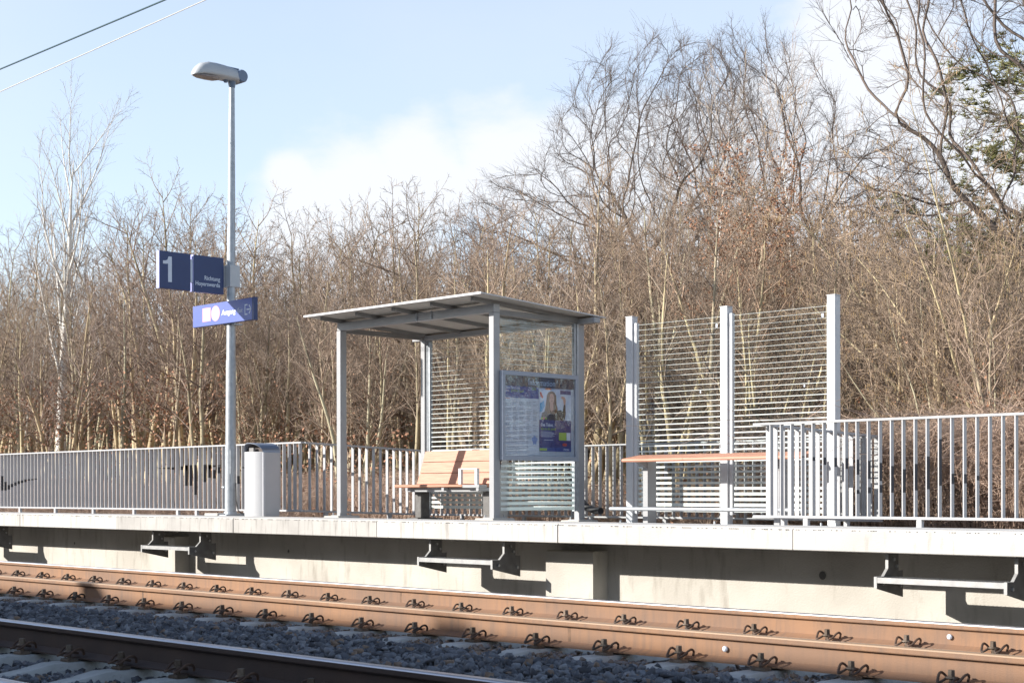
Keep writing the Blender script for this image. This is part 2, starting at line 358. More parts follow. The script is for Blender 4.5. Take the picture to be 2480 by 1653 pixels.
# ---------------------------------------------------------------- batched tubes and stones
def tubes_np(polys, k=3):
    """polys: list of (points (n,3), radii (n)). returns verts, quads"""
    groups = {}
    for P, R in polys: groups.setdefault(len(P), []).append((P, R))
    VV = []; FF = []; base = 0
    for n, lst in groups.items():
        P = np.array([a for a, _ in lst], dtype=np.float32); R = np.array([b for _, b in lst], dtype=np.float32)
        T = np.empty_like(P); T[:, 1:-1] = P[:, 2:]-P[:, :-2]; T[:, 0] = P[:, 1]-P[:, 0]; T[:, -1] = P[:, -1]-P[:, -2]
        T /= np.linalg.norm(T, axis=2, keepdims=True)+1e-9
        ref = np.where(np.abs(T[:, :1, 2:3]) < .8, np.array([0,0,1.]), np.array([1.,0,0])); ref = np.broadcast_to(ref, T.shape)
        A = np.cross(T, ref); A /= np.linalg.norm(A, axis=2, keepdims=True)+1e-9; Bv = np.cross(T, A)
        ang = np.arange(k)*2*pi/k
        V = P[:, :, None, :]+R[:, :, None, None]*(A[:, :, None, :]*np.cos(ang)[None, None, :, None]+Bv[:, :, None, :]*np.sin(ang)[None, None, :, None])
        m = len(lst); i = np.arange(m)[:, None, None]*(n*k)+np.arange(n-1)[None, :, None]*k; j = np.arange(k)[None, None, :]; j2 = (j+1) % k
        F = np.stack([i+j, i+j2, i+k+j2, i+k+j], axis=-1).reshape(-1, 4)+base
        VV.append(V.reshape(-1, 3)); FF.append(F); base += m*n*k
    return np.concatenate(VV), np.concatenate(FF)

def rock_shape(r):
    import bmesh
    bm = bmesh.new(); pts = []
    for _ in range(11):
        d = r.normal(size=3); d /= np.linalg.norm(d); pts.append(d*r.uniform(.75, 1.0)*np.array([1, .78, .55]))
    for p in pts: bm.verts.new(p)
    bmesh.ops.convex_hull(bm, input=bm.verts)
    bmesh.ops.triangulate(bm, faces=bm.faces); loose = [v for v in bm.verts if not v.link_faces]
    for v in loose: bm.verts.remove(v)
    bm.verts.index_update(); V = np.array([v.co[:] for v in bm.verts]); F = np.array([[v.index for v in f.verts] for f in bm.faces]); bm.free()
    return V, F
rocks = [rock_shape(rng) for _ in range(9)]
def rand_rot(n):
    q = rng.normal(size=(n, 4)); q /= np.linalg.norm(q, axis=1, keepdims=True); w, x, y, z = q.T
    return np.stack([1-2*(y*y+z*z), 2*(x*y-z*w), 2*(x*z+y*w), 2*(x*y+z*w), 1-2*(x*x+z*z), 2*(y*z-x*w), 2*(x*z-y*w), 2*(y*z+x*w), 1-2*(x*x+y*y)], axis=1).reshape(n, 3, 3)
def scatter_rocks(P, S, tint):
    VV = []; FF = []; TT = []; base = 0; kind = rng.integers(0, len(rocks), len(P))
    for k, (V, F) in enumerate(rocks):
        s = kind == k; n = s.sum()
        if n == 0: continue
        W = np.einsum('nij,vj->nvi', rand_rot(n), V)*S[s][:, None, None]; W[:, :, 2] *= .85; W += P[s][:, None, :]
        VV.append(W.reshape(-1, 3)); FF.append((F[None]+(np.arange(n)*len(V))[:, None, None]).reshape(-1, 3)+base); base += n*len(V)
        TT.append(np.repeat(tint[s], len(F)))
    return np.concatenate(VV), np.concatenate(FF), np.concatenate(TT)

# ---------------------------------------------------------------- tracks
def rail_profile():
    h = [(.075,-.172),(.075,-.162),(.035,-.150),(.0085,-.138),(.0083,-.052),(.012,-.043),(.034,-.037),(.0362,-.032),(.0362,-.010)]
    top = [(.033,-.004),(.026,-.001)]
    right = h+top; left = [(-a, b) for a, b in reversed(right)]
    return right+left
def make_track(nm, label, yc, ys_near, ys_far, x0, x1, ph, mrail, tops):
    """yc centre line; ph: phase of the sleeper positions"""
    t = thing('railway_track', label, 'railway track', (x0, yc, -.45))
    prof = rail_profile(); n = len(prof)
    for yr, mtop in zip((ys_near, ys_far), tops):
        mis = [0]*n
        for i in range(n):
            if min(prof[i][1], prof[(i+1) % n][1]) >= -.012: mis[i] = 1
        b = MB(); b.prism([(yr+a, z) for a, z in prof], 'x', x0, x1, 0, mis)
        smooth_by_angle(b.build('rail', [mrail, mtop], t), 18)
    # one sleeper, then copies
    first = None; xk = [ph+.6*k for k in range(int((x0-ph)/.6)+1, int((x1-ph)/.6))]
    for i, x in enumerate(xk):
        if first is None:
            top = [(-1.30,-.245),(-1.26,-.215),(-1.08,-.186),(-.52,-.186),(-.36,-.215),(-.18,-.238),(.18,-.238),(.36,-.215),(.52,-.186),(1.08,-.186),(1.26,-.215),(1.30,-.245)]
            vs = []; m_ = len(top)
            for y, z in top:
                w = .078 if abs(y) > .4 else .066; ed = .018
                vs += [(x-.13, yc+y, -.40), (x-w-.014, yc+y, z-ed), (x-w, yc+y, z), (x+w, yc+y, z), (x+w+.014, yc+y, z-ed), (x+.13, yc+y, -.40)]
            fs = [(a*6+j, a*6+j+1, (a+1)*6+j+1, (a+1)*6+j) for a in range(m_-1) for j in range(5)]+[tuple(range(6)), tuple((m_-1)*6+j for j in range(6))[::-1]]
            b = MB(); b.add(vs, fs); s = smooth_by_angle(b.build('sleeper', m_sleeper, t), 30)
            kids = []
            for yr in (ys_near, ys_far):
                for sg in (-1, 1):
                    q = MB(); yb = yr+sg*.12
                    # sprung wire clamp: two loops leaving the bolt and pressing on the rail foot
                    for ss in (-1, 1):
                        pts = [(x+ss*.022, yb-sg*.048, -.138), (x+ss*.026, yb-sg*.01, -.128), (x+ss*0.029, yb+sg*.035, -.140), (x+ss*0.046, yb+sg*.052, -.150), (x+ss*0.061, yb+sg*.030, -.138),
                               (x+ss*0.072, yb-sg*.002, -.112), (x+ss*0.075, yb-sg*.030, -.106), (x+ss*0.069, yb-sg*.055, -.120), (x+ss*0.056, yb-sg*.066, -.146)]
                        P = []
                        for a in range(len(pts)-1):
                            p0 = Vector(pts[max(a-1, 0)]); p1 = Vector(pts[a]); p2 = Vector(pts[a+1]); p3 = Vector(pts[min(a+2, len(pts)-1)])
                            for u in (0, .33, .66):
                                P.append(.5*((2*p1)+(p2-p0)*u+(2*p0-5*p1+4*p2-p3)*u*u+(3*p1-p0-3*p2+p3)*u**3))
                        P.append(Vector(pts[-1])); q.tube(P, .0075, 6)
                    q.tube([(x-.024, yb-sg*.046, -.138), (x+.024, yb-sg*.046, -.138)], .0068, 6)
                    c = smooth_by_angle(q.build('tension_clamp', m_clip, s), 50)
                    q = MB(); q.tube([(x, yb, -.186), (x, yb, -.125)], .012, 8)
                    q.tube([(x, yb, -.128), (x, yb, -.120)], [.031, .026], 12); q.tube([(x, yb, -.122), (x, yb, -.086)], [.021, .019], 6)
                    q.box(x-.05, x+.05, yb-.035, yb+.035, -.190, -.168, bev=.006)
                    d = q.build('bolt', m_bolt, s); kids += [c, d]
            s['rest'] = x; first = s
        else:
            c = first.copy(); C.objects.link(c); c.parent = t; c.location = (x-first['rest'], 0, 0)
            for kd in kids:
                d = kd.copy(); C.objects.link(d); d.parent = c
    del first['rest']
    for o in t.children:
        if 'rest' in o.keys(): del o['rest']
    return t
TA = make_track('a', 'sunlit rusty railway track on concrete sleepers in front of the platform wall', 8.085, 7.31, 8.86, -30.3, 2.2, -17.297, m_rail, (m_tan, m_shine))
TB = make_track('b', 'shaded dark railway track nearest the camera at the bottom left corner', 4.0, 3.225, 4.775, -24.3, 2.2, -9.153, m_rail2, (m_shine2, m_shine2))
# two white marker studs on the sunlit rails
for (x, y, z) in ((-5.05, 8.86-.012, -.088), (-5.63, 7.31-.012, -.094)):
    q = MB(); q.tube([(x, y, z), (x, y-.012, z), (x, y-.018, z)], [.017, .017, .010], 12); q.build('marker_stud', m_signwhite, TA)

for (x, yr, t_) in ((-12.1, 7.31, TA), (-6.9, 7.31, TA), (-10.4, 8.86, TA), (-7.35, 4.775, TB)):
    prof_r = rail_profile(); q = MB(); q.prism([(yr+a*1.012, z*1.0-.0005) for a, z in prof_r if z < -.011], 'x', x-.014, x+.014); q.build('weld_collar', m_rail2 if t_ is TB else m_weld, t_)
# ballast: a bed and thousands of real stones
B = MB()
prof = [(-40,-.32),(.9,-.32),(2.5,-.255),(3.0,-.262),(5.0,-.262),(5.45,-.225),(6.6,-.215),(6.95,-.245),(9.4,-.25),(9.9,-.26),(10.30,-.27)]
B.add([(x, y, z) for y, z in prof for x in (-120, 40)], [(2*i, 2*i+1, 2*i+3, 2*i+2) for i in range(len(prof)-1)])
struct(B.build('ballast_bed', m_ballast))
def bedz(y): return np.interp(y, [a for a, _ in prof], [b for _, b in prof])
def in_sleeper(x, y, yc, ph):
    return (np.abs(y-yc) < 1.30) & (np.abs(((x-ph+.3) % .6)-.3) < .112)
PP = []; SS = []; TT = []
def stones(n, xa, xb, ya, yb, s0, s1, t0, t1, lift=.0):
    x = rng.uniform(xa, xb, n); y = rng.uniform(ya, yb, n); s = rng.uniform(s0, s1, n)
    k = ~(in_sleeper(x, y, 8.085, -17.297) | in_sleeper(x, y, 4.0, -9.153)); k &= (x > -2.2*y-1.5) & (x < -.35*y+1.0)
    # the last stretch near the sleeper ends is heaped over them
    z = bedz(y)+rng.uniform(-.012, .022, n)+lift
    PP.append(np.stack([x, y, z], 1)[k]); SS.append(s[k]); tv = rng.beta(1.6, 2.0, n)*(t1-t0)+t0; TT.append(np.where(rng.random(n) < .06, .85, tv)[k])
stones(24000, -17, -1.2, 4.82, 6.86, .026, .052, 0, .58)
stones(7000, -16, -1, 5.3, 6.8, .034, .060, 0, .56, .018)
stones(1500, -15, -2, 6.78, 6.98, .024, .044, .30, .95, .012)
stones(5200, -16.5, -1.2, 6.98, 7.27, .020, .038, .45, 1.0, .022)
stones(16000, -13, -1, 2.9, 4.80, .024, .050, 0, .62, .012)
stones(4000, -19, -3, 7.3, 8.8, .022, .040, .4, 1.0)
stones(2500, -21, -4, 8.9, 10.2, .022, .040, .4, 1.0)
n = 1500; x = rng.uniform(-16, -1.2, n); y = rng.uniform(6.68, 6.93, n); k = (x > -2.2*y-1.5) & (x < -.35*y+1.0)
PP.append(np.stack([x, y, np.where(in_sleeper(x, y, 8.085, -17.297), -.205+(y-6.9)*.08, -.225)+rng.uniform(-.01, .02, n)], 1)[k]); SS.append(rng.uniform(.024, .046, n)[k]); TT.append(rng.beta(1.6, 2, n)[k]*.8)
V, F, T = scatter_rocks(np.concatenate(PP), np.concatenate(SS), np.concatenate(TT))
o = link_mesh('ballast_stones', V, F, m_stone, attr=T); o['kind'] = 'stuff'; o['label'] = 'grey-blue crushed stone ballast between the two tracks'; o['category'] = 'ballast'

# ---------------------------------------------------------------- platform
XL, XR = -62.0, 24.0
t = thing('platform', 'pale concrete station platform with overhanging slabs above the far track', 'platform', (-12, 9.73, .388))
seams = [-9.334+2.4625*k for k in range(-21, 14)]
for i, (a, b) in enumerate(zip(seams[:-1], seams[1:])):
    q = MB(); dy = (.0, .003, -.002, .002)[i % 4]
    q.prism([(9.73+dy, .393), (9.736+dy, .388), (10.6, .388), (10.6, .552), (9.742+dy, .552), (9.73+dy, .540)], 'x', a+.006, b-.006)
    q.build('edge_slab', m_fascia3 if a > -9.5 else (m_fascia2 if -16.8 < a < -11.9 else m_fascia), t)
B = MB(); B.prism([(9.744,.5525),(9.744,.558),(10.38,.5585),(10.38,.5525)], 'x', XL+1, XR-1); B.build('edge_strip', m_kerb, t)
B = MB(); B.prism([(10.38,.556),(15.2,.412),(15.2,.30),(10.6,.30),(10.6,.388),(10.38,.388)], 'x', XL, XR); B.build('deck', m_deck, t)
B = MB()
for k in range(-90, 60):
    x0 = -6.213+.1575*k
    for j in range(5):
        w = random.uniform(.006, .017)
        if random.random() < .7: B.box(x0+j*.021, x0+j*.021+w*.8, 9.7265, 9.7310, .5425-random.uniform(0, .003), .5462)
B.build('edge_slots', m_mark, t)['kind'] = 'stuff'
B = MB(); B.box(XL, XR, 10.34, 10.60, -.6, .386); B.build('retaining_wall', m_wall, t)
for k in range(-6, 5):
    x0 = -9.875+6.785*k
    B = MB(); B.prism([(10.339,-.5),(10.14,-.5),(10.14,.290),(10.16,.303),(10.339,.303)], 'x', x0, x0+.582); B.build('wall_pier', m_wall, t)
for (x, z, r) in ((-7.015,.169,.034), (-14.07,.177,.018), (-18.84,.16,.018)):
    B = MB(); n = 20
    vs = [(x+rr*cos(2*pi*i/n), yy, z+rr*sin(2*pi*i/n)) for rr, yy in ((r+.006,10.3385),(r+.004,10.334),(r,10.334),(r,10.3395)) for i in range(n)]
    B.add(vs, [(q*n+i, q*n+(i+1) % n, (q+1)*n+(i+1) % n, (q+1)*n+i) for q in range(3) for i in range(n)]); B.build('drain_pipe', m_wall, t)
    B = MB(); B.add([(x+r*cos(2*pi*i/n), 10.337, z+r*sin(2*pi*i/n)) for i in range(n)], [tuple(range(n))]); B.build('drain_mouth', m_mark, t)

# metal access steps hung under the overhang
def make_step(x0, label):
    w = 1.01; t = thing('access_step', label, 'metal step', (x0, 10.34, .06), 'metal steps hung along the platform wall')
    pr = [(10.338,.07),(9.715,.137),(9.70,.142),(9.70,.208),(9.79,.208),(9.85,.268),(9.85,.380),(10.338,.380)]
    for x in (x0, x0+w):
        B = MB(); B.prism([(10.06,.055),(9.70,.132),(9.70,.212),(9.79,.212),(9.85,.270),(9.85,.387),(10.0,.387),(10.0,.25),(10.06,.25)][::-1], 'x', x-.004, x+.004); b = B.build('bracket', m_brkt, t)
        for (y, z) in ((9.78,.165),(10.02,.14),(9.93,.335),(9.97,.285)): q = MB(); q.tube([(x+.0035, y, z), (x+.016, y, z)], .013, 6); q.build('bolt', m_galv2, b)
        B = MB(); B.prism([(9.851,.374),(9.851,.270),(9.7905,.2125),(9.6995,.2125),(9.6995,.132),(9.6955,.132),(9.6955,.2165),(9.788,.2165),(9.847,.272),(9.847,.374)], 'x', x-.012, x+.012); B.build('edge_plate', m_galv2, t)
    B = MB(); B.box(x0+.005, x0+w-.005, 9.698, 9.703, .172, .212); B.build('kick_strip', m_galv2, t)
    B = MB()
    for k in range(7): B.box(x0+.006, x0+w-.006, 9.72+k*.032, 9.723+k*.032, .182, .210)
    for k in range(31): B.box(x0+.012+k*.0325, x0+.015+k*.0325, 9.704, 9.915, .190, .2125)
    B.build('grating', m_galv2, t)
for x0, lb in ((-21.07, 'small metal grating step under the platform edge at the far left'), (-16.10, 'metal grating step under the platform edge below the lamp post'),
               (-11.14, 'metal grating step under the platform edge below the shelter'), (-6.13, 'largest-looking metal grating step under the platform at the right edge')):
    make_step(x0, lb)

# ---------------------------------------------------------------- fences
ZT, ZB = 1.494, .603
def floor_z(y): return .5585 if y < 10.38 else .556-(y-10.38)*.0299
def fence_x(name_label, xa, xb, y, bars, posts, z_off=0.0, mark=None):
    t = thing('metal_fence', name_label, 'fence', ((xa+xb)/2, y, floor_z(y)))
    zt, zb = ZT+z_off, ZB+z_off
    B = MB(); B.box(xa, xb, y-.004, y+.055, zt-.022, zt, bev=.003); B.build('top_rail', m_fence, t)
    B = MB(); B.box(xa, xb, y-.004, y+.055, zb-.025, zb, bev=.003); B.build('bottom_rail', m_fence, t)
    first = None
    for x in bars:
        if first is None:
            B = MB(); B.box(x-.0053, x+.0053, y+.001, y+.050, zb, zt-.022); first = B.build('baluster', m_fence, t); fx = x
        else:
            c = first.copy(); C.objects.link(c); c.parent = t; c.location = (x-fx, 0, 0)
    first = None
    for x in posts:
        if first is None:
            B = MB(); B.box(x-.028, x+.028, y-.001, y+.041, floor_z(y)-.002, zb-.025, bev=.004); B.box(x-.06, x+.06, y-.04, y+.08, floor_z(y)-.003, floor_z(y)+.010)
            first = B.build('post', m_fence, t); fx = x
        else:
            c = first.copy(); C.objects.link(c); c.parent = t; c.location = (x-fx, 0, 0)
    if mark:      # spray-painted strokes that run over the shaded flanks of the bars
        for x, zs in mark:
            for z0, z1 in zs: B = MB(); B.box(x+.0055, x+.0063, y+.0015, y+.0495, z0, z1); B.build('paint_mark', m_paintdark, t)
    return t
def fence_y(label, x, ya, yb, slope=-.0335, inv=1):
    t = thing('metal_fence', label, 'fence', (x, (ya+yb)/2, floor_z((ya+yb)/2)))
    dz = lambda y: (y-12.23)*slope
    for nm, z, h in (('top_rail', ZT, .022), ('bottom_rail', ZB, .025)):
        B = MB(); x0, x1 = x-.028, x+.028
        B.add([(x0,ya,z-h+dz(ya)),(x1,ya,z-h+dz(ya)),(x1,yb,z-h+dz(yb)),(x0,yb,z-h+dz(yb)),(x0,ya,z+dz(ya)),(x1,ya,z+dz(ya)),(x1,yb,z+dz(yb)),(x0,yb,z+dz(yb))],
              [(0,3,2,1),(4,5,6,7),(0,1,5,4),(1,2,6,5),(2,3,7,6),(3,0,4,7)]); B.build(nm, m_fence, t)
    y = ya+.09; first = None
    while y < yb-.05:
        if first is None:
            B = MB(); B.box(x-.024, x+.024, y-.0053, y+.0053, ZB+dz(y)-.01, ZT-.022+dz(y)+.002); first = B.build('baluster', m_fence, t); fy = y
        else:
            c = first.copy(); C.objects.link(c); c.parent = t; c.location = (0, y-fy, dz(y)-dz(fy))
        y += .12
    for y in (ya+.35, ya+1.45):
        B = MB(); B.box(x-.02, x+.02, y-.028, y+.028, floor_z(y)-.005, ZB-.025+dz(y)+.001); B.build('post', m_fence, t)
    return t
gl = []                       # graffiti on the left fence, by bar position
barsL = [-16.42-.118*k for k in range(0, 97)]
def near_bar(bars, x): return min(bars, key=lambda b: abs(b-x))
for x, z0, z1 in ((-18.25,1.20,1.215),(-18.37,1.19,1.215),(-18.13,1.06,1.16),(-18.13,1.19,1.22),(-18.25,1.10,1.19),(-18.01,.995,1.09),(-17.89,.95,1.06),(-18.49,1.16,1.215),(-18.37,1.03,1.15),(-18.60,1.04,1.225),(-18.72,.98,1.225),(-18.84,.80,1.225),
                  (-18.96,.93,1.225),(-19.08,.93,1.225),(-19.19,1.155,1.22),(-19.31,1.16,1.21),(-19.43,1.165,1.20),(-19.55,1.175,1.20),(-19.67,1.18,1.195),(-19.79,1.183,1.192),(-17.77,1.165,1.18)):
    gl.append((near_bar(barsL, x), [(z0, z1)]))
for k, (z0, z1) in enumerate(((1.05,1.065),(1.04,1.06),(1.035,1.06),(1.01,1.055),(1.00,1.04),(.98,1.03),(.955,1.01),(.93,.985),(.89,.965),(.875,1.02),(.875,1.12),(.86,.95))):
    gl.append((near_bar(barsL, -23.60-.118*k), [(z0, z1)]))
FL = fence_x('light grey bar fence left of the shelter with dark graffiti on its bars', -28.0, -16.37, 12.23, barsL, [-16.45-1.2*k+.0 for k in (1,2)]+[-24.135+1.2*k for k in range(-3, 5)], mark=gl)
barsR = [-8.90+.1205*k for k in range(0, 66)]
gr = []
for x, zs in ((-8.55,[(1.155,1.165)]),(-8.43,[(1.12,1.155)]),(-8.31,[(1.08,1.15)]),(-8.19,[(1.06,1.145)]),(-8.07,[(1.04,1.14)]),(-7.94,[(.985,1.125),(.81,.845)]),(-7.82,[(.945,1.11),(.815,.87)]),(-7.70,[(.925,1.09),(.82,.89)]),
              (-7.58,[(.82,1.06)]),(-7.46,[(.82,1.03)]),(-7.34,[(.84,1.075)]),(-7.22,[(.85,1.14)]),(-7.09,[(.88,1.29)]),(-6.97,[(.895,.985)]),(-6.85,[(.90,.98)]),(-6.73,[(.925,.965)])):
    gr.append((near_bar(barsR, x), zs))
FR = fence_x('light grey bar fence at the right edge with dark paint strokes on its bars', -9.10, -.98, 12.23, barsR, [-8.493+1.2075*k for k in range(0, 6)], mark=gr)
fence_y('short grey fence running back from the platform fence just right of the bin', -16.37, 12.28, 14.36)
fence_y('short sunlit grey fence running back behind the right platform fence, beside the glass screen', -9.02, 12.28, 14.36)
fence_x('grey bar fence along the back of the waiting bay behind shelter and glass screen', -16.37, -9.02, 14.36, [-16.26+.1185*k for k in range(61)], [-15.6+1.2*k for k in range(6)], -.0713)

# ---------------------------------------------------------------- shelter
def stripes(B, xa, xb, ya, yb, z_lo, z_hi, along='x', top=2.79, side=-1):
    z = top
    while z > z_lo+.02:
        f = max(0, (2.80-z)/2.2); h = .003+.036*f**2.5
        za, zb_ = max(z-h/2, z_lo+.002), min(z+h/2, z_hi-.002)
        if zb_ > za:
            if along == 'x': B.box(xa, xb, ya-.0012, ya-.0002, za, zb_)
            else: B.box(xa+.0002, xa+.0012, ya, yb, za, zb_)
        z -= .0615
S = thing('platform_shelter', 'grey steel waiting shelter with flat roof and striped glass walls', 'shelter', (-14.15, 12.95, .49))
def plinth(x, y, t, sx=.17, sy=.17, h=.035, y_f=None):
    B = MB(); z0 = floor_z(y)-.01
    B.prism([(x-sx, z0), (x+sx, z0), (x+sx-.03, floor_z(y)+h), (x-sx+.03, floor_z(y)+h)][::1], 'y', y-sy, y+sy); return B.build('concrete_base', m_plinth, t)
for (x, y) in ((-15.543, 12.25), (-12.743, 12.25), (-15.543, 13.665), (-12.743, 13.665)):
    B = MB(); zt = 2.874 if y < 13 else 2.842
    B.box(x-.04, x+.04, y-.05, y+.05, floor_z(y)+.03, zt, bev=.004)
    p = B.build('post', m_grey, S); plinth(x, y, S)
    B = MB(); B.box(x-.09, x+.09, y-.10, y+.10, floor_z(y)+.032, floor_z(y)+.044)
    for a in (-.07, .07):
        for b_ in (-.08, .08): B.tube([(x+a, y+b_, floor_z(y)+.044), (x+a, y+b_, floor_z(y)+.072)], .010, 6)
    B.build('foot_plate', m_grey, p)
B = MB(); B.box(-15.57, -12.703, 12.20, 12.30, 2.876, 2.972, bev=.004)
fb = B.build('front_beam', m_grey, S)
B = MB()
for x in (-14.03, -13.76): B.tube([(x, 12.19, 2.975), (x, 12.188, 2.90), (x, 12.19, 2.875)], .007, 8); B.tube([(x, 12.188, 2.905), (x, 12.188, 2.885)], .014, 8)
B.build('conduit', m_galv, fb)
B = MB(); B.box(-15.75, -12.44, 13.61, 13.71, 2.842, 2.905, bev=.004); B.build('rear_beam', m_grey, S)
rz = lambda y: 3.036-(y-11.81)*.0585      # roof underside
for x in (-15.51, -14.82, -14.13, -13.44, -12.75):
    B = MB(); B.add([(xx, yy, rz(yy)-dd) for xx in (x-.025, x+.025) for (yy, dd) in ((11.91,.046),(13.78,.046),(13.78,.001),(11.91,.001))],
        [(0,1,2,3),(7,6,5,4),(0,4,5,1),(1,5,6,2),(2,6,7,3),(3,7,4,0)])
    B.build('purlin', m_purlin, S)
B = MB()
for x in (-14.82, -13.44): pass
for (x, y) in ((-15.543,12.25),): pass
B = MB(); ya, yb, xa, xb = 11.81, 13.86, -15.73, -12.49
vs = [(x, y, rz(y)+d) for d in (0, .012) for (x, y) in ((xa,ya),(xb,ya),(xb,yb),(xa,yb))]
B.add(vs, [(0,3,2,1)], 0); B.add(vs, [(4,5,6,7),(0,1,5,4),(1,2,6,5),(2,3,7,6),(3,0,4,7)], 1)
B.build('roof_panel', [m_under, m_white], S)
B = MB(); B.box(xa-.004, xb+.004, ya-.014, ya-.002, rz(ya)-.008, rz(ya)+.016); B.build('roof_trim', m_white, S)
for sx in (-15.543, -12.743):
    B = MB(); B.box(sx-.03, sx+.03, 12.302, 13.608, 2.85, 2.91); B.build('side_beam', m_purlin, S)
# glass: right side wall above and below the display case, and the back wall
def pane(t, xa, xb, ya, yb, za, zb_, along, top=2.79):
    B = MB(); B.box(xa, xb, ya, yb, za, zb_); p = B.build('glass_pane', m_glass, t)
    q = MB()
    if along == 'x': stripes(q, xa+.004, xb-.004, ya, yb, za, zb_, 'x', top)
    else: stripes(q, xb, xb, ya+.004, yb-.004, za, zb_, 'y', top)
    q.build('frosted_stripes', m_frost, p); return p
pane(S, -12.712, -12.702, 12.302, 13.53, 2.235, 2.815, 'y'); pane(S, -12.712, -12.702, 12.302, 13.53, .602, 1.175, 'y')
pane(S, -15.43, -12.79, 13.66, 13.67, .602, 2.835, 'x')
for (x0, x1, y0, y1) in ((-12.735,-12.695,13.53,13.555),(-12.735,-12.695,13.575,13.61),(-15.50,-15.475,13.64,13.69),(-15.455,-15.43,13.64,13.69),(-12.80,-12.785,13.64,13.69)):
    B = MB(); B.box(x0, x1, y0, y1, .60, 2.84); B.build('glazing_bar', m_galv, S)

# ---------------------------------------------------------------- display case
X0 = -12.645
K = thing('display_case', 'blue-grey framed information case with timetable and ticket poster on the shelter side', 'information board', (X0, 12.91, 1.2))
B = MB(); ya, yb, za, zb_ = 12.28, 13.55, 1.195, 2.22; w = .052
for (a, b, c, d) in ((ya, yb, zb_-w, zb_), (ya, yb, za, za+w), (ya, ya+w, za+w, zb_-w), (yb-w, yb, za+w, zb_-w)): B.box(X0-.05, X0, a, b, c, d, bev=.003)
m_case = M('case_frame', (.33,.37,.44), .4, col2=(.30,.34,.41), scale=4)
B.build('frame', m_case, K)
B = MB(); B.box(X0-.048, X0-.030, ya+w, yb-w, za+w, zb_-w); m_back = M('case_backing', (.50,.56,.62), .6); m_dk = M('case_header', (.035,.045,.085), .5)
B.build('backing_panel', m_back, K)
U = lambda u: ya+w+u*(yb-ya-2*w); Wz = lambda v: zb_-w-v*(zb_-za-2*w)
def sheet(name, u0, u1, v0, v1, x, mat, parent):
    B = MB(); B.box(x-.001, x, U(u0), U(u1), Wz(v1), Wz(v0)); return B.build(name, mat, parent)
xf = X0-.029
hd = sheet('header_strip', 0, 1, 0, .13, xf, m_dk, K)
m_hdr = M('header_lettering', (.42,.55,.72), .6)
text_obj('header_lettering', 'Information', (xf+.0008, U(.335), Wz(.105)), (0,1,0), .098, m_hdr, hd, sx=.98)
m_pb = M('print_blue', (.035,.075,.30), .5); m_paper = M('print_paper', (.60,.67,.74), .7); m_ink = M('print_ink', (.25,.30,.38), .7); m_lime = M('print_lime', (.38,.55,.08), .6)
m_pw = M('print_white', (.75,.80,.86), .6); m_pn = M('print_navy', (.04,.045,.20), .5); m_red = M('print_red', (.6,.08,.06), .5)
tp = sheet('timetable', 0, .485, .135, .98, xf+.0015, m_paper, K); x1 = xf+.0025
sheet('timetable_header', 0, .485, .130, .275, x1, m_pb, tp)
text_obj('timetable_lettering', 'Gute Fahrt mit', (x1+.0003, U(.012), Wz(.165)), (0,1,0), .042, m_pw, tp, sx=.95)
text_obj('timetable_lettering', 'dem', (x1+.0003, U(.012), Wz(.205)), (0,1,0), .042, m_pw, tp, sx=.95)
text_obj('timetable_lettering', 'ZVON-Tarif', (x1+.0003, U(.095), Wz(.205)), (0,1,0), .042, m_lime, tp, sx=.95)
text_obj('timetable_lettering', 'ZV', (x1+.0003, U(.335), Wz(.17)), (0,1,0), .046, m_pw, tp)
text_obj('timetable_lettering', 'ON', (x1+.0003, U(.385), Wz(.17)), (0,1,0), .046, m_lime, tp)
B = MB(); r2 = random.Random(3)
for row in range(58):
    v = .305+row*.0112
    if row in (0, 7, 16, 24, 37, 48): continue
    cols = ((.012,.11),(.12,.20),(.21,.30),(.31,.39),(.40,.475)) if row < 44 else ((.012,.30),(.31,.34))
    for a, b in cols:
        if r2.random() < .82: B.box(x1-.001, x1-.0002, U(a), U(a+(b-a)*r2.uniform(.45, 1)), Wz(v+.0045), Wz(v))
B.build('timetable_print', m_ink, tp)
B = MB()
for k, u in enumerate((.02, .045, .07)): B.box(x1-.001, x1, U(u), U(u+.016), Wz(.290), Wz(.281))
B.build('timetable_marks', m_red, tp)
m_map = M('print_map', (.22,.33,.60), .6); B = MB(); n = 18
B.add([(x1, U(.425)+.045*(1+.25*sin(3*a))*cos(a), Wz(.80)+.05*(1+.2*sin(5*a))*sin(a)) for a in [2*pi*i/n for i in range(n)]], [tuple(range(n))]); B.build('timetable_map', m_map, tp)
# ticket poster with a smiling long-haired woman
pp = sheet('ticket_poster', .492, .955, .135, .935, xf+.0022, m_pn, K); x2 = xf+.0030
m_sky = M('print_photo_light', (.50,.62,.78), .6, col2=(.72,.78,.84), scale=9); m_skin = M('print_skin', (.62,.36,.27), .6); m_hair = M('print_hair', (.14,.075,.045), .7, col2=(.24,.13,.07), scale=30, stretch=(1,6,1)); m_top = M('print_dark_top', (.055,.045,.05), .7)
sheet('photo_background', .492, .955, .14, .535, x2, m_sky, pp)
def blob(name, pts, x, mat, par):
    B = MB(); B.add([(x, U(u), Wz(v)) for u, v in pts], [tuple(range(len(pts)))[::-1]]); return B.build(name, mat, par)
def ell(u, v, ru, rv, n=22, f=lambda a: 1): return [(u+ru*cos(2*pi*i/n)*f(2*pi*i/n), v+rv*sin(2*pi*i/n)) for i in range(n)]
m_or = M('print_orange', (.70,.22,.06), .6); m_cy = M('print_cyan', (.08,.38,.66), .6)
blob('photo_patch', ell(.62,.142,.05,.012), x2+.0004, m_or, pp); blob('photo_patch', [(.497,.18),(.52,.19),(.55,.25),(.535,.265),(.505,.235)], x2+.0004, m_red, pp)
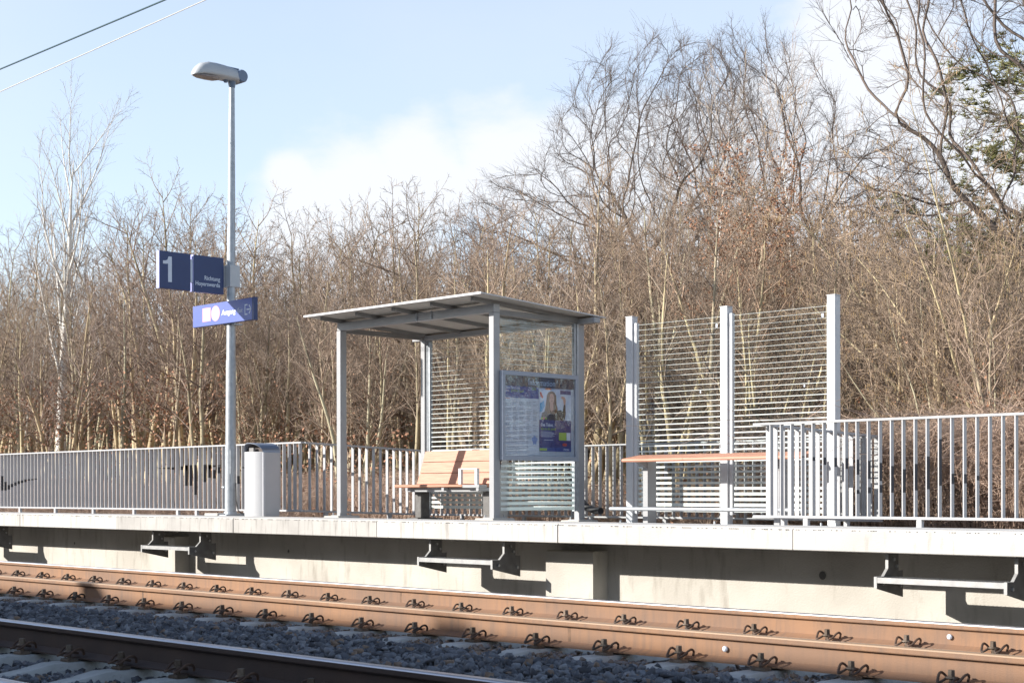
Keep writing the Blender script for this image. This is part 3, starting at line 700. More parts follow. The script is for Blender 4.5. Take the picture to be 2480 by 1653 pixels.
blob('photo_patch', [(.50,.33),(.56,.29),(.57,.36),(.53,.43),(.50,.44)], x2+.0004, m_cy, pp)
blob('portrait_hair', [(.60,.22),(.625,.18),(.665,.165),(.71,.18),(.735,.23),(.74,.32),(.76,.41),(.785,.47),(.76,.50),(.60,.50),(.56,.46),(.575,.38),(.59,.30)], x2+.0008, m_hair, pp)
blob('portrait_top', [(.515,.535),(.53,.45),(.58,.42),(.64,.44),(.68,.45),(.72,.42),(.80,.40),(.83,.42),(.845,.33),(.87,.33),(.875,.45),(.855,.535)], x2+.0012, m_top, pp)
blob('portrait_face', ell(.668,.262,.038,.066), x2+.0016, m_skin, pp); blob('portrait_neck', [(.645,.31),(.69,.31),(.70,.40),(.67,.43),(.64,.40)], x2+.0015, m_skin, pp)
blob('portrait_hand', [(.845,.33),(.835,.27),(.80,.24),(.82,.225),(.86,.235),(.875,.27),(.87,.33)], x2+.0016, m_skin, pp)
B = MB()
for u in (.653, .686): B.box(x2+.0016, x2+.002, U(u-.007), U(u+.007), Wz(.252), Wz(.246))
B.box(x2+.0016, x2+.002, U(.656), U(.682), Wz(.296), Wz(.291)); B.build('portrait_features', m_hair, pp)
for side in ((.61,.20,.64,.44), (.70,.20,.735,.44)):
    u0, v0, u1, v1 = side; blob('portrait_lock', [(u0+.01,v0),(u1,v0+.02),(u1-.005,v0+.12),(u1+.012,v1),(u0-.01,v1+.02),(u0,v0+.12)], x2+.0020, m_hair, pp)
sheet('poster_tag', .795, .95, .150, .20, x2+.001, m_pn, pp)
for i, c in enumerate((m_lime, m_red, m_lime)): sheet('poster_logo_dot', .515+i*.03, .538+i*.03, .505, .528, x2+.0022, c, pp)
text_obj('poster_lettering', 'Das Ticket,', (x2+.0002, U(.515), Wz(.615)), (0,1,0), .052, m_pw, pp, offset=.0009, sx=.86)
text_obj('poster_lettering', 'das zu dir passt!', (x2+.0002, U(.515), Wz(.662)), (0,1,0), .046, m_lime, pp, sx=.86)
B = MB()
for row in range(6):
    B.box(x2-.0008, x2+.0002, U(.515), U(.515+.23*(.7+.3*((row*37) % 5)/5)), Wz(.684+row*.0125+.004), Wz(.684+row*.0125))
B.box(x2-.0008, x2+.0002, U(.56), U(.69), Wz(.792), Wz(.787)); B.build('poster_print', m_pw, pp)
sheet('poster_badge', .775, .885, .69, .79, x2+.0004, m_lime, pp); sheet('poster_badge_white', .888, .945, .69, .79, x2+.0004, m_pw, pp)
blob('poster_patch', ell(.86,.845,.035,.02), x2+.0004, m_red, pp)
sheet('poster_footer', .492, .955, .885, .935, x2+.0002, m_pb, pp); sheet('poster_footer_green', .495, .60, .895, .925, x2+.0005, m_lime, pp)
text_obj('poster_lettering', 'ZVON', (x2+.0006, U(.84), Wz(.922)), (0,1,0), .034, m_pw, pp)
B = MB(); B.box(X0-.012, X0-.008, ya+w+.001, yb-w-.001, za+w+.001, zb_-w-.001); B.build('glass_front', m_glass2, K)

# ---------------------------------------------------------------- bench
b0 = (-14.72, 13.3, .47)
T = thing('waiting_bench', 'salmon-coloured plank bench with high back inside the shelter', 'bench', b0)
zs = .925
for i in range(3):
    y0 = 13.10+i*.135
    B = MB(); B.box(-15.53, -14.21 if i == 0 else -13.93, y0, y0+.13, zs-.035, zs+.002*(2-i), bev=.012); smooth_by_angle(B.build('seat_plank', m_wpc, T), 40)
B = MB(); B.box(-14.205, -13.90, 13.095, 13.23, zs-.040, zs-.002, bev=.004); B.build('seat_end_plate', m_grey, T)
# backrest leans back
for i in range(3):
    z0 = zs+.012+i*.146; z1 = z0+.138; y = lambda z: 13.40+(z-zs)*.26
    xl0 = -15.42+(z0-zs)*.10; xl1 = -15.42+(z1-zs)*.10
    B = MB(); B.add([(xl0,y(z0),z0),(-13.96,y(z0),z0),(-13.96,y(z1),z1),(xl1,y(z1),z1),(xl0,y(z0)+.03,z0-.008),(-13.96,y(z0)+.03,z0-.008),(-13.96,y(z1)+.03,z1-.008),(xl1,y(z1)+.03,z1-.008)],
        [(0,1,2,3),(7,6,5,4),(0,4,5,1),(1,5,6,2),(2,6,7,3),(3,7,4,0)]); B.build('back_plank', m_wpc, T)
B = MB(); B.box(-15.36, -13.95, 13.18, 13.26, .835, .888, bev=.004); B.box(-15.36, -13.95, 13.36, 13.42, .835, .888, bev=.004)
for x in (-15.3, -14.6, -13.96): B.box(x, x+.045, 13.10, 13.47, .848, .889)
B.build('seat_frame', m_grey, T)
for x in (-15.34, -14.05):
    B = MB(); B.box(x, x+.12, 13.30, 13.45, .50, .84, bev=.006); B.box(x-.05, x+.17, 13.20, 13.55, .462, .50, bev=.004)
    B.prism([(13.44,.90),(13.48,.90),(13.60,1.33),(13.57,1.34)], 'x', x+.04, x+.08)
    B.build('pedestal', m_brkt, T)
B = MB(); B.prism([(13.12,.86),(13.44,.86),(13.56,1.372),(13.62,1.372),(13.62,.50),(13.42,.48),(13.30,.84),(13.12,.84)][::-1], 'x', -13.945, -13.935); B.build('end_panel', m_grey, T)
arm = [(-14.305,13.17,zs-.01),(-14.305,13.17,1.10),(-14.290,13.17,1.118),(-14.02,13.17,1.118),(-14.0,13.17,1.10),(-14.0,13.17,zs-.02)]
B = MB()
B.box(-14.328,-14.280,13.14,13.18,zs-.005,1.112,bev=.003); B.box(-14.030,-13.982,13.14,13.18,zs-.04,1.112,bev=.003); B.box(-14.328,-13.982,13.139,13.181,1.1125,1.128,bev=.003)
B.build('armrest', m_white, T)
# ---------------------------------------------------------------- glass wind screen and leaning rail
W = thing('glass_windscreen', 'tall white-posted glass wind screen with horizontal frosted stripes', 'wind screen', (-10.64, 13.75, .46))
for x in (-11.98, -10.592, -9.19):
    B = MB(); B.box(x-.05, x+.05, 13.70, 13.80, floor_z(13.75), 2.872, bev=.004); B.box(x-.054, x+.054, 13.696, 13.804, 2.873, 2.883, bev=.002); p = B.build('post', m_white, W)
    B = MB(); B.box(x-.12, x+.12, 13.62, 13.90, floor_z(13.6)-.004, floor_z(13.6)+.012)
    for a in (-.09, .09): B.tube([(x+a, 13.65, floor_z(13.6)+.01), (x+a, 13.65, floor_z(13.6)+.045)], .012, 6)
    B.build('foot_plate', m_galv, p)
for xa, xb in ((-11.88, -10.66), (-10.49, -9.26)):
    pane(W, xa, xb, 13.745, 13.755, .60, 2.80, 'x', 2.775)
    for x in ((xa-.045), (xb+.003)):
        B = MB(); B.box(x, x+.04, 13.725, 13.775, .575, 2.80); B.build('glazing_bar', m_white, W)
    B = MB(); B.box(xb-.075, xb-.05, 13.7425, 13.7445, 2.66, 2.70); B.box(xb-.30, xb-.285, 13.7425, 13.7445, 1.94, 1.965); B.build('sticker', m_signwhite, W)
R_ = thing('leaning_rail', 'waist-high salmon plank leaning rail on grey legs before the glass screen', 'leaning rail', (-10.4, 13.35, .47))
B = MB(); B.prism([(13.20,1.166),(13.19,1.180),(13.195,1.200),(13.21,1.207),(13.49,1.2505),(13.495,1.215),(13.22,1.166)][::-1], 'x', -11.65, -9.20); smooth_by_angle(B.build('plank', m_wpc, R_), 45)
for x in (-11.51, -9.70):
    B = MB(); B.prism([(13.40,.46),(13.55,.46),(13.55,1.245),(13.40,1.225)][::-1], 'x', x, x+.070); B.prism([(13.24,1.168),(13.405,1.20),(13.405,1.10)][::-1], 'x', x+.01, x+.06); B.build('leg', m_grey, R_)
B = MB(); B.tube([(-11.80,13.17,.640),(-9.14,13.17,.640)], .022, 14); smooth_by_angle(B.build('foot_rail', m_galv, R_), 40)

# ---------------------------------------------------------------- lamp post and its signs
LX, LY = -17.50, 11.90
P_ = thing('lamp_post', 'galvanised street lamp post standing on the platform beside the bin', 'lamp post', (LX, LY, .51))
zb = .548; ztop = 6.33
pt = lambda z: (LX+.05*(z-zb)/(ztop-zb), LY, z)
B = MB(); B.tube([pt(zb), pt(1.45), pt(1.451), pt(2.6), pt(2.601), pt(4.2), pt(ztop)], [.076,.074,.070,.066,.061,.054,.037], 28); po = smooth_by_angle(B.build('pole', m_galv, P_), 40)
B = MB(); B.box(LX-.30, LX+.02, LY-.22, LY+.22, floor_z(LY)-.01, floor_z(LY)+.045, bev=.01); B.build('concrete_base', m_plinth, P_)
B = MB(); B.box(LX-.02, LX+.20, LY-.20, LY+.20, floor_z(LY)-.01, floor_z(LY)+.03, bev=.004); B.tube([(LX,LY,floor_z(LY)+.03),(LX,LY,floor_z(LY)+.065)], [.10,.085], 20); B.build('foot_plate', m_galv, P_)
B = MB(); B.box(LX+.045, LX+.0735, LY-.05, LY+.045, 1.08, 1.40, bev=.004); B.build('service_door', m_galv, po)
B = MB(); B.tube([(LX-.10,LY-.06,.90),(LX-.05,LY-.06,.90)], .016, 8); B.build('earth_bolt', m_galv, po)
B = MB(); B.tube([(LX+.10,LY+.02,.96),(LX+.105,LY+.02,.72),(LX+.13,LY+.03,.60),(LX+.17,LY+.05,.555),(LX+.24,LY+.1,.545)], .008, 8); B.build('earth_cable', m_black, P_)
# lamp head: shell lofted along Y from the nose towards the track to the knuckle
hx = LX+.05
def loft(secs, k=20):
    """secs: (y, zc, half width, up height, down height)"""
    B = MB(); n = len(secs)
    for (y, zc, w, hu, hd_) in secs:
        for j in range(k):
            a = 2*pi*j/k; c, s_ = cos(a), sin(a)
            B.v.append((hx+w*(abs(c)**.75)*(1 if c >= 0 else -1), y, zc+(hu if s_ > 0 else hd_)*(abs(s_)**.85)*(1 if s_ > 0 else -1)))
    for i in range(n-1):
        for j in range(k): B.f.append((i*k+j, (i+1)*k+j, (i+1)*k+(j+1) % k, i*k+(j+1) % k)); B.m.append(0)
    B.f.append(tuple(range(k))); B.m.append(0); B.f.append(tuple((n-1)*k+j for j in range(k))[::-1]); B.m.append(0)
    return B
H = loft([(11.285,6.325,.02,.012,.008),(11.30,6.330,.06,.05,.014),(11.34,6.338,.095,.10,.018),(11.40,6.348,.12,.145,.022),(11.50,6.358,.135,.165,.026),(11.62,6.362,.14,.165,.03),(11.75,6.368,.13,.155,.034),(11.88,6.374,.115,.135,.042),(11.98,6.378,.10,.118,.05),(12.05,6.388,.09,.095,.05)])
hd_o = smooth_by_angle(H.build('lamp_head', m_lampshell, P_), 50)
L2 = loft([(11.31,6.316,.05,.004,.006),(11.40,6.322,.10,.004,.022),(11.52,6.332,.115,.004,.034),(11.62,6.338,.10,.004,.040),(11.68,6.342,.04,.004,.03)]); smooth_by_angle(L2.build('lens', m_lens, hd_o), 50)
B = MB(); B.tube([(hx-.095, 12.01, 6.415), (hx+.085, 12.01, 6.415), (hx+.105, 12.01, 6.415)], [.085,.085,.074], 28); smooth_by_angle(B.build('knuckle', m_lampdark, hd_o), 30)
B = MB(); B.box(hx-.03, hx+.03, 11.72, 12.0, 6.505, 6.5205, bev=.004); B.build('ridge_cap', m_lampdark, hd_o)
B = MB(); B.tube([(hx, LY, 6.25), (hx, LY, 6.31), (hx, LY, 6.345)], [.040,.052,.058], 18); B.tube([(hx, LY-.10, 6.335), (hx, LY-.10, 6.305)], [.04, .02], 12); B.build('mounting_collar', m_lampdark, P_)

G1 = thing('track_number_sign', 'dark blue double sign reading 1 and Richtung Hoyerswerda on the lamp post', 'sign', (LX, 11.3, 3.72))
for (ya, yb, nm) in ((10.81, 11.283, 'number_panel'), (11.325, 11.80, 'direction_panel')):
    B = MB(); B.box(LX-.075, LX, ya+.004, yb, 3.481, 3.965, bev=.003); p = B.build(nm, m_navy, G1)
    B = MB(); B.box(LX-.075, LX-.002, ya, ya+.0035, 3.479, 3.966); B.build('end_cap', m_edgeblue, p)
    if nm == 'number_panel':
        B = MB()
        u = lambda a: 10.81+.473*a; v = lambda b: 3.962-.483*b
        B.add([(LX+.0012, u(a), v(b)) for a, b in ((.395,.13),(.395,.815),(.275,.815),(.275,.36),(.275,.325),(.20,.335),(.115,.335),(.115,.255),(.20,.245),(.255,.22),(.29,.13))], [(0,1,2,3,4,5,6,7,8,9,10)])
        B.f = [tuple(reversed(f)) for f in B.f]; B.build('number_one', m_signwhite, p)
        B = MB(); B.box(LX-.055, LX-.025, ya-.0015, ya-.0005, 3.53, 3.595); B.build('end_sticker', m_signwhite, p)
    else:
        text_obj('direction_lettering', 'Richtung', (LX+.0005, 11.74, 3.648), (0,1,0), .078, m_signwhite, p, 'RIGHT', offset=.0012, sx=.90)
        text_obj('direction_lettering', 'Hoyerswerda', (LX+.0005, 11.74, 3.568), (0,1,0), .078, m_signwhite, p, 'RIGHT', offset=.0012, sx=.90)
B = MB(); B.box(LX-.06, LX-.015, 11.283, 11.325, 3.60, 3.90); B.build('joint_bar', m_signwhite, G1)
B = MB(); B.box(LX-.065, LX-.03, 11.80, 11.84, 3.585, 3.87); B.box(LX-.10, LX+.09, 11.84, 12.00, 3.583, 3.873, bev=.004); B.build('mounting_box', m_lampshell, G1)
G2 = thing('exit_sign', 'long faded blue exit sign, sun glare in its colour, reading Ausgang Exit with an arrow, under the number sign', 'sign', (-17.5, 11.8, 3.09))
B = MB(); B.box(-18.25, -16.855, 11.801, 11.861, 3.093, 3.383, bev=.002); pb = B.build('sign_panel', m_lav, G2)
B = MB(); B.box(-16.8545, -16.81, 11.800, 11.862, 3.088, 3.388, bev=.002); B.build('end_cap', m_navy, G2)
B = MB(); B.box(-18.25, -16.855, 11.800, 11.861, 3.0895, 3.0925); B.build('lower_edge', m_navy, G2)
B = MB(); B.box(-18.01, -17.812, 11.7985, 11.8005, 3.150, 3.335, bev=.0005); ic = B.build('train_symbol', m_pink, pb)
m_pale = M('sign_pale_yellow', (.86,.76,.62), .5)
B = MB(); Q = lambda x0, x1, z0, z1: B.box(x0, x1, 11.7975, 11.7983, z0, z1)
Q(-17.965,-17.86,.0+3.225,3.315); Q(-17.965,-17.86,3.185,3.21); Q(-17.985,-17.94,3.165,3.178); Q(-17.885,-17.84,3.165,3.178); B.build('train_outline', m_pale, ic)
B = MB(); n = 36; B.add([(-17.697+.103*cos(2*pi*i/n), yy, 3.243+.103*sin(2*pi*i/n)) for yy in (11.8008, 11.7985) for i in range(n)], [tuple(range(n, 2*n))]+[(i, (i+1) % n, n+(i+1) % n, n+i) for i in range(n)])
cb = B.build('bus_symbol', m_pink, pb)
text_obj('bus_lettering', 'Bus', (-17.752, 11.798, 3.222), (1,0,0), .066, m_pale, cb, offset=.0015, sx=.95)
text_obj('exit_lettering', 'Ausgang', (-17.552, 11.7995, 3.208), (1,0,0), .094, m_pw, pb, offset=.0030, shear=.15, sx=1.02)
text_obj('exit_lettering', 'Exit', (-17.180, 11.7995, 3.208), (1,0,0), .086, m_signwhite, pb, sx=.85)
B = MB(); Q = lambda x0, x1, z0, z1: B.box(x0, x1, 11.7985, 11.8003, z0, z1)
Q(-17.018,-17.003,3.165,3.305); Q(-17.003,-16.955,3.290,3.305); Q(-17.003,-16.955,3.165,3.180); Q(-16.975,-16.875,3.227,3.243)
for sg in (-1, 1): B.prism([(-16.868,3.235),(-16.885,3.235),(-16.925,3.235+sg*.055),(-16.908,3.235+sg*.06)], 'y', 11.7985, 11.8003)
B.build('exit_arrow', m_signwhite, pb)
B = MB(); B.box(-17.62, -17.38, 11.862, 11.90, 3.10, 3.13); B.box(-17.6, -17.36, 11.862, 12.0, 3.075, 3.088); B.build('clamp', m_galv, G2)

# ---------------------------------------------------------------- litter bin
xa, xb, y0 = -16.88, -16.47, 11.70
N_ = thing('litter_bin', 'aluminium litter bin with curved front and arched hood beside the lamp post', 'litter bin', ((xa+xb)/2, 11.8, .51))
def front(k, bul=.075): return [(xa+(xb-xa)*i/k, y0-bul*sin(pi*i/k)**.8+.0) for i in range(k+1)]
fp = front(18); prof = fp+[(xb, y0+.02)]+[(xa, y0+.02)]
B = MB(); B.prism(prof, 'z', .522, 1.345); smooth_by_angle(B.build('front_door', m_bin, N_), 35)
B = MB(); B.box(xa, xb, y0+.022, y0+.26, .520, 1.350, bev=.006); B.build('body', m_bin, N_)
B = MB(); B.box(xb-.006, xb+.012, y0-.006, y0+.028, .520, 1.350, bev=.004); B.build('corner_strip', m_white, N_)
B = MB(); B.prism(front(18, .078)+[(xb,y0),(xa,y0)], 'z', 1.347, 1.357); B.build('rim', m_white, N_)
arc = [(xa+.002+(xb-xa-.004)*.5*(1-cos(pi*i/16)), 1.352+.122*sin(pi*i/16)**.9) for i in range(17)]
vs = []; n = len(arc)
for (x, z) in arc:
    bul = .085*sin(pi*max(0, min(1, (x-xa)/(xb-xa))))**.8
    vs += [(x, y0-bul, z), (x, y0+.265, z), (x, y0-bul, z-.010), (x, y0+.265, z-.010)]
fs = [(4*i, 4*i+4, 4*i+5, 4*i+1) for i in range(n-1)]+[(4*i+2, 4*i+3, 4*i+7, 4*i+6) for i in range(n-1)]+[(4*i, 4*i+2, 4*i+6, 4*i+4) for i in range(n-1)]+[(4*i+1, 4*i+5, 4*i+7, 4*i+3) for i in range(n-1)]
B = MB(); B.add(vs, fs); smooth_by_angle(B.build('hood', m_binlid, N_), 40)
B = MB(); B.prism([(x, z-.012) for x, z in arc[1:-1]]+[(xb-.01,1.350),(xa+.01,1.350)], 'y', y0+.03, y0+.035); B.build('opening_back', m_bindark, N_)
B = MB(); B.prism([(x, z-.011) for x, z in arc[1:-1]]+[(xb-.01,1.352),(xa+.01,1.352)], 'y', y0+.25, y0+.258); B.build('hood_back', m_bin, N_)
B = MB(); B.box(xa+.14, xa+.24, y0-.03, y0+.0, 1.358, 1.41, bev=.004); B.build('ashtray', m_purlin, N_)

# black corrugated drain hose behind the shelter, at the bay fence
B = MB(); B.tube([(-13.42,14.18,1.02),(-13.30,14.16,.86),(-13.17,14.14,.73),(-13.02,14.10,.64),(-12.86,14.05,.605),(-12.70,14.0,.60)], .042, 16)
tag(smooth_by_angle(B.build('drain_hose', m_black), 40), 'thick black hose curving down to the platform at the back fence behind the shelter', 'hose')

# ---------------------------------------------------------------- overhead wires
B = MB(); B.tube([(-60, 7.965, 5.55), (-25, 7.965, 5.50), (10, 7.965, 5.50)], .0085, 8)
tag(B.build('overhead_wire', m_wire_d), 'dark overhead wire crossing the top left corner, the upper of two', 'overhead wire')
a, b = Vector((-20.75, 10, 6.37)), Vector((-15.9, 10, 6.48)); d = (b-a).normalized()
B = MB(); B.tube([a-d*40, a, b, b+d*26], .0065, 8)
tag(B.build('overhead_wire', m_wire_l), 'bright pale overhead wire crossing the top left corner below the dark one', 'overhead wire')

# ---------------------------------------------------------------- unseen building behind the camera, added to throw shade on the near track
SB = thing('shade_caster_building', 'long flat-roofed building out of view, added to shade the near track', 'building', (-28, -8, -.45))
B = MB(); B.box(-56, 4, -11, -5.0, -.45, 5.68); B.build('wall', m_brick, SB)
B = MB(); B.box(-56.2, 4.2, -11.2, -4.99, 5.68, 5.875); rf = B.build('roof', m_roofd, SB)
for (x0, x1, z) in ((-16.83,-16.50,5.96),(-21.80,-21.55,6.05)):  # blocks added on the roof to throw two shadow blobs onto the rail
    B = MB(); B.box(x0, x1, -5.4, -4.995, 5.87, z); B.build('shade_block', m_roofd, rf)
for x in np.arange(-54, 2, 3.5):
    for z in (.9, 3.5):
        B = MB(); B.box(x, x+1.3, -4.98, -4.95, z, z+1.6); wnd = B.build('window', m_white, SB); B = MB(); B.box(x+.1, x+1.2, -4.948, -4.944, z+.1, z+1.5); B.build('pane', m_lampdark, wnd)

# ---------------------------------------------------------------- trees
def rot_off(d, ang, az):
    d = d/np.linalg.norm(d); ref = np.array([0,0,1.]) if abs(d[2]) < .9 else np.array([1.,0,0])
    a = np.cross(d, ref); a /= np.linalg.norm(a); b = np.cross(d, a)
    return d*cos(ang)+(a*cos(az)+b*sin(az))*sin(ang)
def grow(r, p, d, Ln, rad, lv, spec, out, tips):
    """spec[lv]: n points, wobble, upward pull, children, child angle, child length ratio, first child at, radius ratio"""
    n, wob, up, nch, ang, ratio, t0, rr = spec[lv]
    pts = [p]; dirs = [d]; step = Ln/(n-1); cur = p; cd = d
    for i in range(n-1):
        cd = cd+r.normal(size=3)*wob+np.array([0,0,up]); cd = cd/np.linalg.norm(cd); cur = cur+cd*step; pts.append(cur); dirs.append(cd)
    tt = np.linspace(0, 1, n); last = lv == len(spec)-1
    out[lv].append((np.array(pts), np.maximum(rad*(1-tt**(1.35 if lv == 0 else 1)*.93), spec_min) if not last else np.maximum(rad*(1-tt*.6), spec_min*.6)))
    if last: tips.append((pts[-1], cd)); return
    az = r.uniform(0, 2*pi)
    for k in range(nch):
        t = t0+(1-t0)*(k+r.uniform(.1, .9))/nch; f = t*(n-1); i = min(int(f), n-2); u = f-i
        q = pts[i]*(1-u)+pts[i+1]*u; az += 2.4+r.uniform(-.5, .5)
        cdn = rot_off(dirs[i+1], ang*r.uniform(.7, 1.3), az)
        grow(r, q, cdn, Ln*ratio*(1.15-.62*t)*r.uniform(.75, 1.25), max(rad*(1-.7*t)*rr, spec_min), lv+1, spec, out, tips)
spec_min = .0042
def make_tree(seed, stems, spec, trunk_levels=1, lean=.12, up0=1.0, base_spread=.15):
    """stems: list of (length, radius)"""
    r = np.random.default_rng(seed); out = [[] for _ in spec]; tips = []
    for i, (ln, rad) in enumerate(stems):
        az = r.uniform(0, 2*pi); a = lean*r.uniform(.3, 1.3) if len(stems) > 1 else lean
        d = np.array([sin(a)*cos(az), sin(a)*sin(az), cos(a)])
        grow(r, np.array([cos(az), sin(az), 0])*base_spread*(len(stems) > 1)+np.array([0,0,-.25]), d, ln, rad, 0, spec, out, tips)
    return out, tips, r
def tree_object(name, out, tl, mt, mc, extra=None):
    """Empty with a trunk mesh and a crown mesh"""
    e = bpy.data.objects.new(name, None); C.objects.link(e); e.empty_display_size = .3
    HT[name+str(len(HT))] = max(p[:, 2].max() for l in out for p, _ in l)
    tk = [p for l in out[:tl] for p in l]; V, F = tubes_np(tk, 7); a = link_mesh('trunk', V, F, mt, smooth=True); a.parent = e
    mid = [p for l in out[tl:-1] for p in l]; fine = out[-1]
    V1, F1 = tubes_np(mid, 4) if mid else (np.zeros((0,3)), np.zeros((0,4), int)); V2, F2 = tubes_np(fine, 3)
    V = np.concatenate([V1, V2]); F = np.concatenate([F1, F2+len(V1)])
    b = link_mesh('crown', V, F, mc, smooth=False); b.parent = e
    kids = [a, b]
    if extra:
        nm, V, F, m_ = extra; c = link_mesh(nm, V, F, m_); c.parent = e; kids.append(c)
    return e, kids
def quads_at(r, pos, size, hang=False):
    """little leaf quads"""
    n = len(pos); Rm = rand_rot(n); s = r.uniform(.6, 1.2, n)[:, None, None]*size
    q = np.array([[-.5,-.32,0],[.5,-.4,.1],[.55,.35,0],[-.45,.4,.12]]); V = np.einsum('nij,vj->nvi', Rm, q)*s+np.asarray(pos)[:, None, :]
    return V.reshape(-1, 3), np.arange(n*4).reshape(n, 4)
def along(r, polys, n, jit):
    out = []
    for _ in range(n):
        P, _r = polys[r.integers(len(polys))]; i = r.integers(len(P)-1); u = r.random(); out.append(P[i]*(1-u)+P[i+1]*u+r.normal(size=3)*jit)
    return np.array(out)

protos = {}; HT = {}
# thin multi-stemmed thicket trees (natural height about 7 m)
SP = [(12,.06,.035,13,.70,.36,.38,.46),(8,.12,.05,6,.72,.44,.12,.55),(5,.15,.04,5,.75,.50,.12,.62),(4,.16,.02,0,0,0,0,0)]
for i in range(6):
    st = [(7.0*u, .052+.040*w) for u, w in np.random.default_rng(50+i).uniform(.65, 1.0, (4+i % 4, 2))]
    out, tips, r = make_tree(100+i, st, SP, lean=.20, base_spread=.25)
    ex = None
    if i in (1, 4):
        pos = along(r, [p for p in out[2]+out[1] if p[0][0][2] < 3.2], 600, .03); V, F = quads_at(r, pos, .042); ex = ('dead_leaves', V, F, m_copper)
    protos['thicket%d' % i] = tree_object('thicket_tree', out, 1, m_bark, m_twig if i % 2 else m_twig2, ex)
# single slim stems, alder-like
SPA = [(14,.04,.05,19,.85,.24,.42,.44),(7,.11,.08,6,.7,.46,.14,.55),(5,.15,.05,4,.7,.5,.12,.6),(4,.16,.02,0,0,0,0,0)]
for i in range(3):
    out, tips, r = make_tree(140+i, [(8.0, .10), (7.2, .08)][:1+i % 2], SPA, lean=.05)
    protos['alder%d' % i] = tree_object('alder', out, 1, m_bark, m_twig)
# birch
SPB = [(14,.02,.03,13,.44,.50,.34,.42),(8,.05,.05,10,.42,.36,.2,.5),(5,.09,.0,5,.55,.42,.2,.6),(3,.12,-.02,0,0,0,0,0)]
out, tips, r = make_tree(161, [(14.5, .21)], SPB, lean=.03)
protos['birch'] = tree_object('birch', out[:1]+[out[1]]+out[2:], 2, m_birch, m_twig2)
out, tips, r = make_tree(166, [(9.5, .075)], SPB, lean=.10)
protos['birch_small'] = tree_object('birch', out, 1, m_birch, m_twig2)
def colonize(seed, lobes, n_att, trunk_h, step=.30, kill=.62, infl=3.4, r_tip=.0115, power=2.05, twig=.75, ntw=5, tmin=.0045, wig=.34):
    """space colonisation: branches grow towards points scattered through the crown's lobes; lobes: (centre, radii, weight)"""
    r = np.random.default_rng(seed); A = []
    wsum = sum(l[2] for l in lobes)
    for c, rad, w in lobes:
        n = int(n_att*w/wsum); d = r.normal(size=(n, 3)); d /= np.linalg.norm(d, axis=1, keepdims=True); u = .35+.65*r.random(n)**.55
        A.append(np.array(c)+d*u[:, None]*np.array(rad))
    A = np.concatenate(A); P = [np.array([0, 0, -.3])]; par = [-1]
    while P[-1][2] < trunk_h: P.append(P[-1]+np.array([r.normal()*.03, r.normal()*.03, step])); par.append(len(P)-2)
    best = np.full(len(A), 1e9); who = np.zeros(len(A), int); start = 0
    for it in range(160):
        N = np.array(P[start:]); 
        if len(N) == 0: break
        for i in range(0, len(N), 400):
            D = np.linalg.norm(A[:, None]-N[None, i:i+400], axis=2); j = D.argmin(1); dm = D[np.arange(len(A)), j]; k = dm < best; best[k] = dm[k]; who[k] = start+i+j[k]
        keep = best > kill; A = A[keep]; best = best[keep]; who = who[keep]; start = len(P)
        act = best < (infl if it > 12 else 50)
        if not act.any(): break
        Pa = np.array(P); dirs = {}
        for a, w in zip(A[act], who[act]): v = a-Pa[w]; dirs.setdefault(w, []).append(v/np.linalg.norm(v))
        for w, vs in dirs.items():
            v = np.sum(vs, 0); base = Pa[w]-Pa[par[w]] if par[w] >= 0 else np.array([0,0,1.]); base = base/np.linalg.norm(base)
            v = v/(np.linalg.norm(v)+1e-6)+base*.7+r.normal(size=3)*wig; P.append(Pa[w]+v/np.linalg.norm(v)*step); par.append(w)
        if len(P) > 9000: break
    P = np.array(P); n = len(P); R = np.zeros(n); ch = [[] for _ in range(n)]
    for i in range(n-1, -1, -1):
        if not ch[i]: R[i] = r_tip**power
        if par[i] >= 0: ch[par[i]].append(i); R[par[i]] += R[i]
    R = R**(1/power); thick = []; mid = []; fine = []; stack = [(0, [0])]
    done = np.zeros(n, bool)
    def chain(i0, prev):
        c = [prev, i0] if prev >= 0 else [i0]; i = i0
        while ch[i]:
            k = sorted(ch[i], key=lambda q: -R[q]); 
            for o in k[1:]: todo.append((o, i))
            i = k[0]; c.append(i)
        return c
    todo = [(0, -1)]
    while todo:
        i, p = todo.pop(); c = chain(i, p)
        if len(c) < 2: continue
        rad = R[c].copy(); 
        if p >= 0: rad[0] = rad[1]
        pts = P[c].copy(); q = pts.copy(); q[1:-1] = (pts[:-2]+2*pts[1:-1]+pts[2:])/4
        for s0 in range(0, len(c)-1, 7):
            seg = (q[s0:s0+8], rad[s0:s0+8])
            if len(seg[0]) < 2: continue
            (thick if rad[s0] > .055 else mid).append(seg)
    tipsI = [i for i in range(n) if not ch[i] or R[i] < r_tip*1.9]
    for i in tipsI:
        b = P[i]-P[par[i]] if par[i] >= 0 else np.array([0,0,1.]); b = b/np.linalg.norm(b)
        for _ in range(ntw if not ch[i] else max(1, ntw-2)):
            d = b*1.0+r.normal(size=3)*.42+[0,0,.2]; d /= np.linalg.norm(d); L = twig*r.uniform(.5, 1.2)
            m1 = P[i]+d*L*.5+r.normal(size=3)*L*.07; e = m1+(d+r.normal(size=3)*.3)*L*.5
            fine.append((np.array([P[i], m1, e]), np.array([tmin*1.3, tmin, tmin*.6])))
            for _ in range(2):
                e2 = m1+(d+r.normal(size=3)*.6)*L*.42; fine.append((np.array([m1, (m1+e2)/2+r.normal(size=3)*L*.03, e2]), np.array([tmin*.8, tmin*.7, tmin*.5])))
    return [thick, mid, fine]
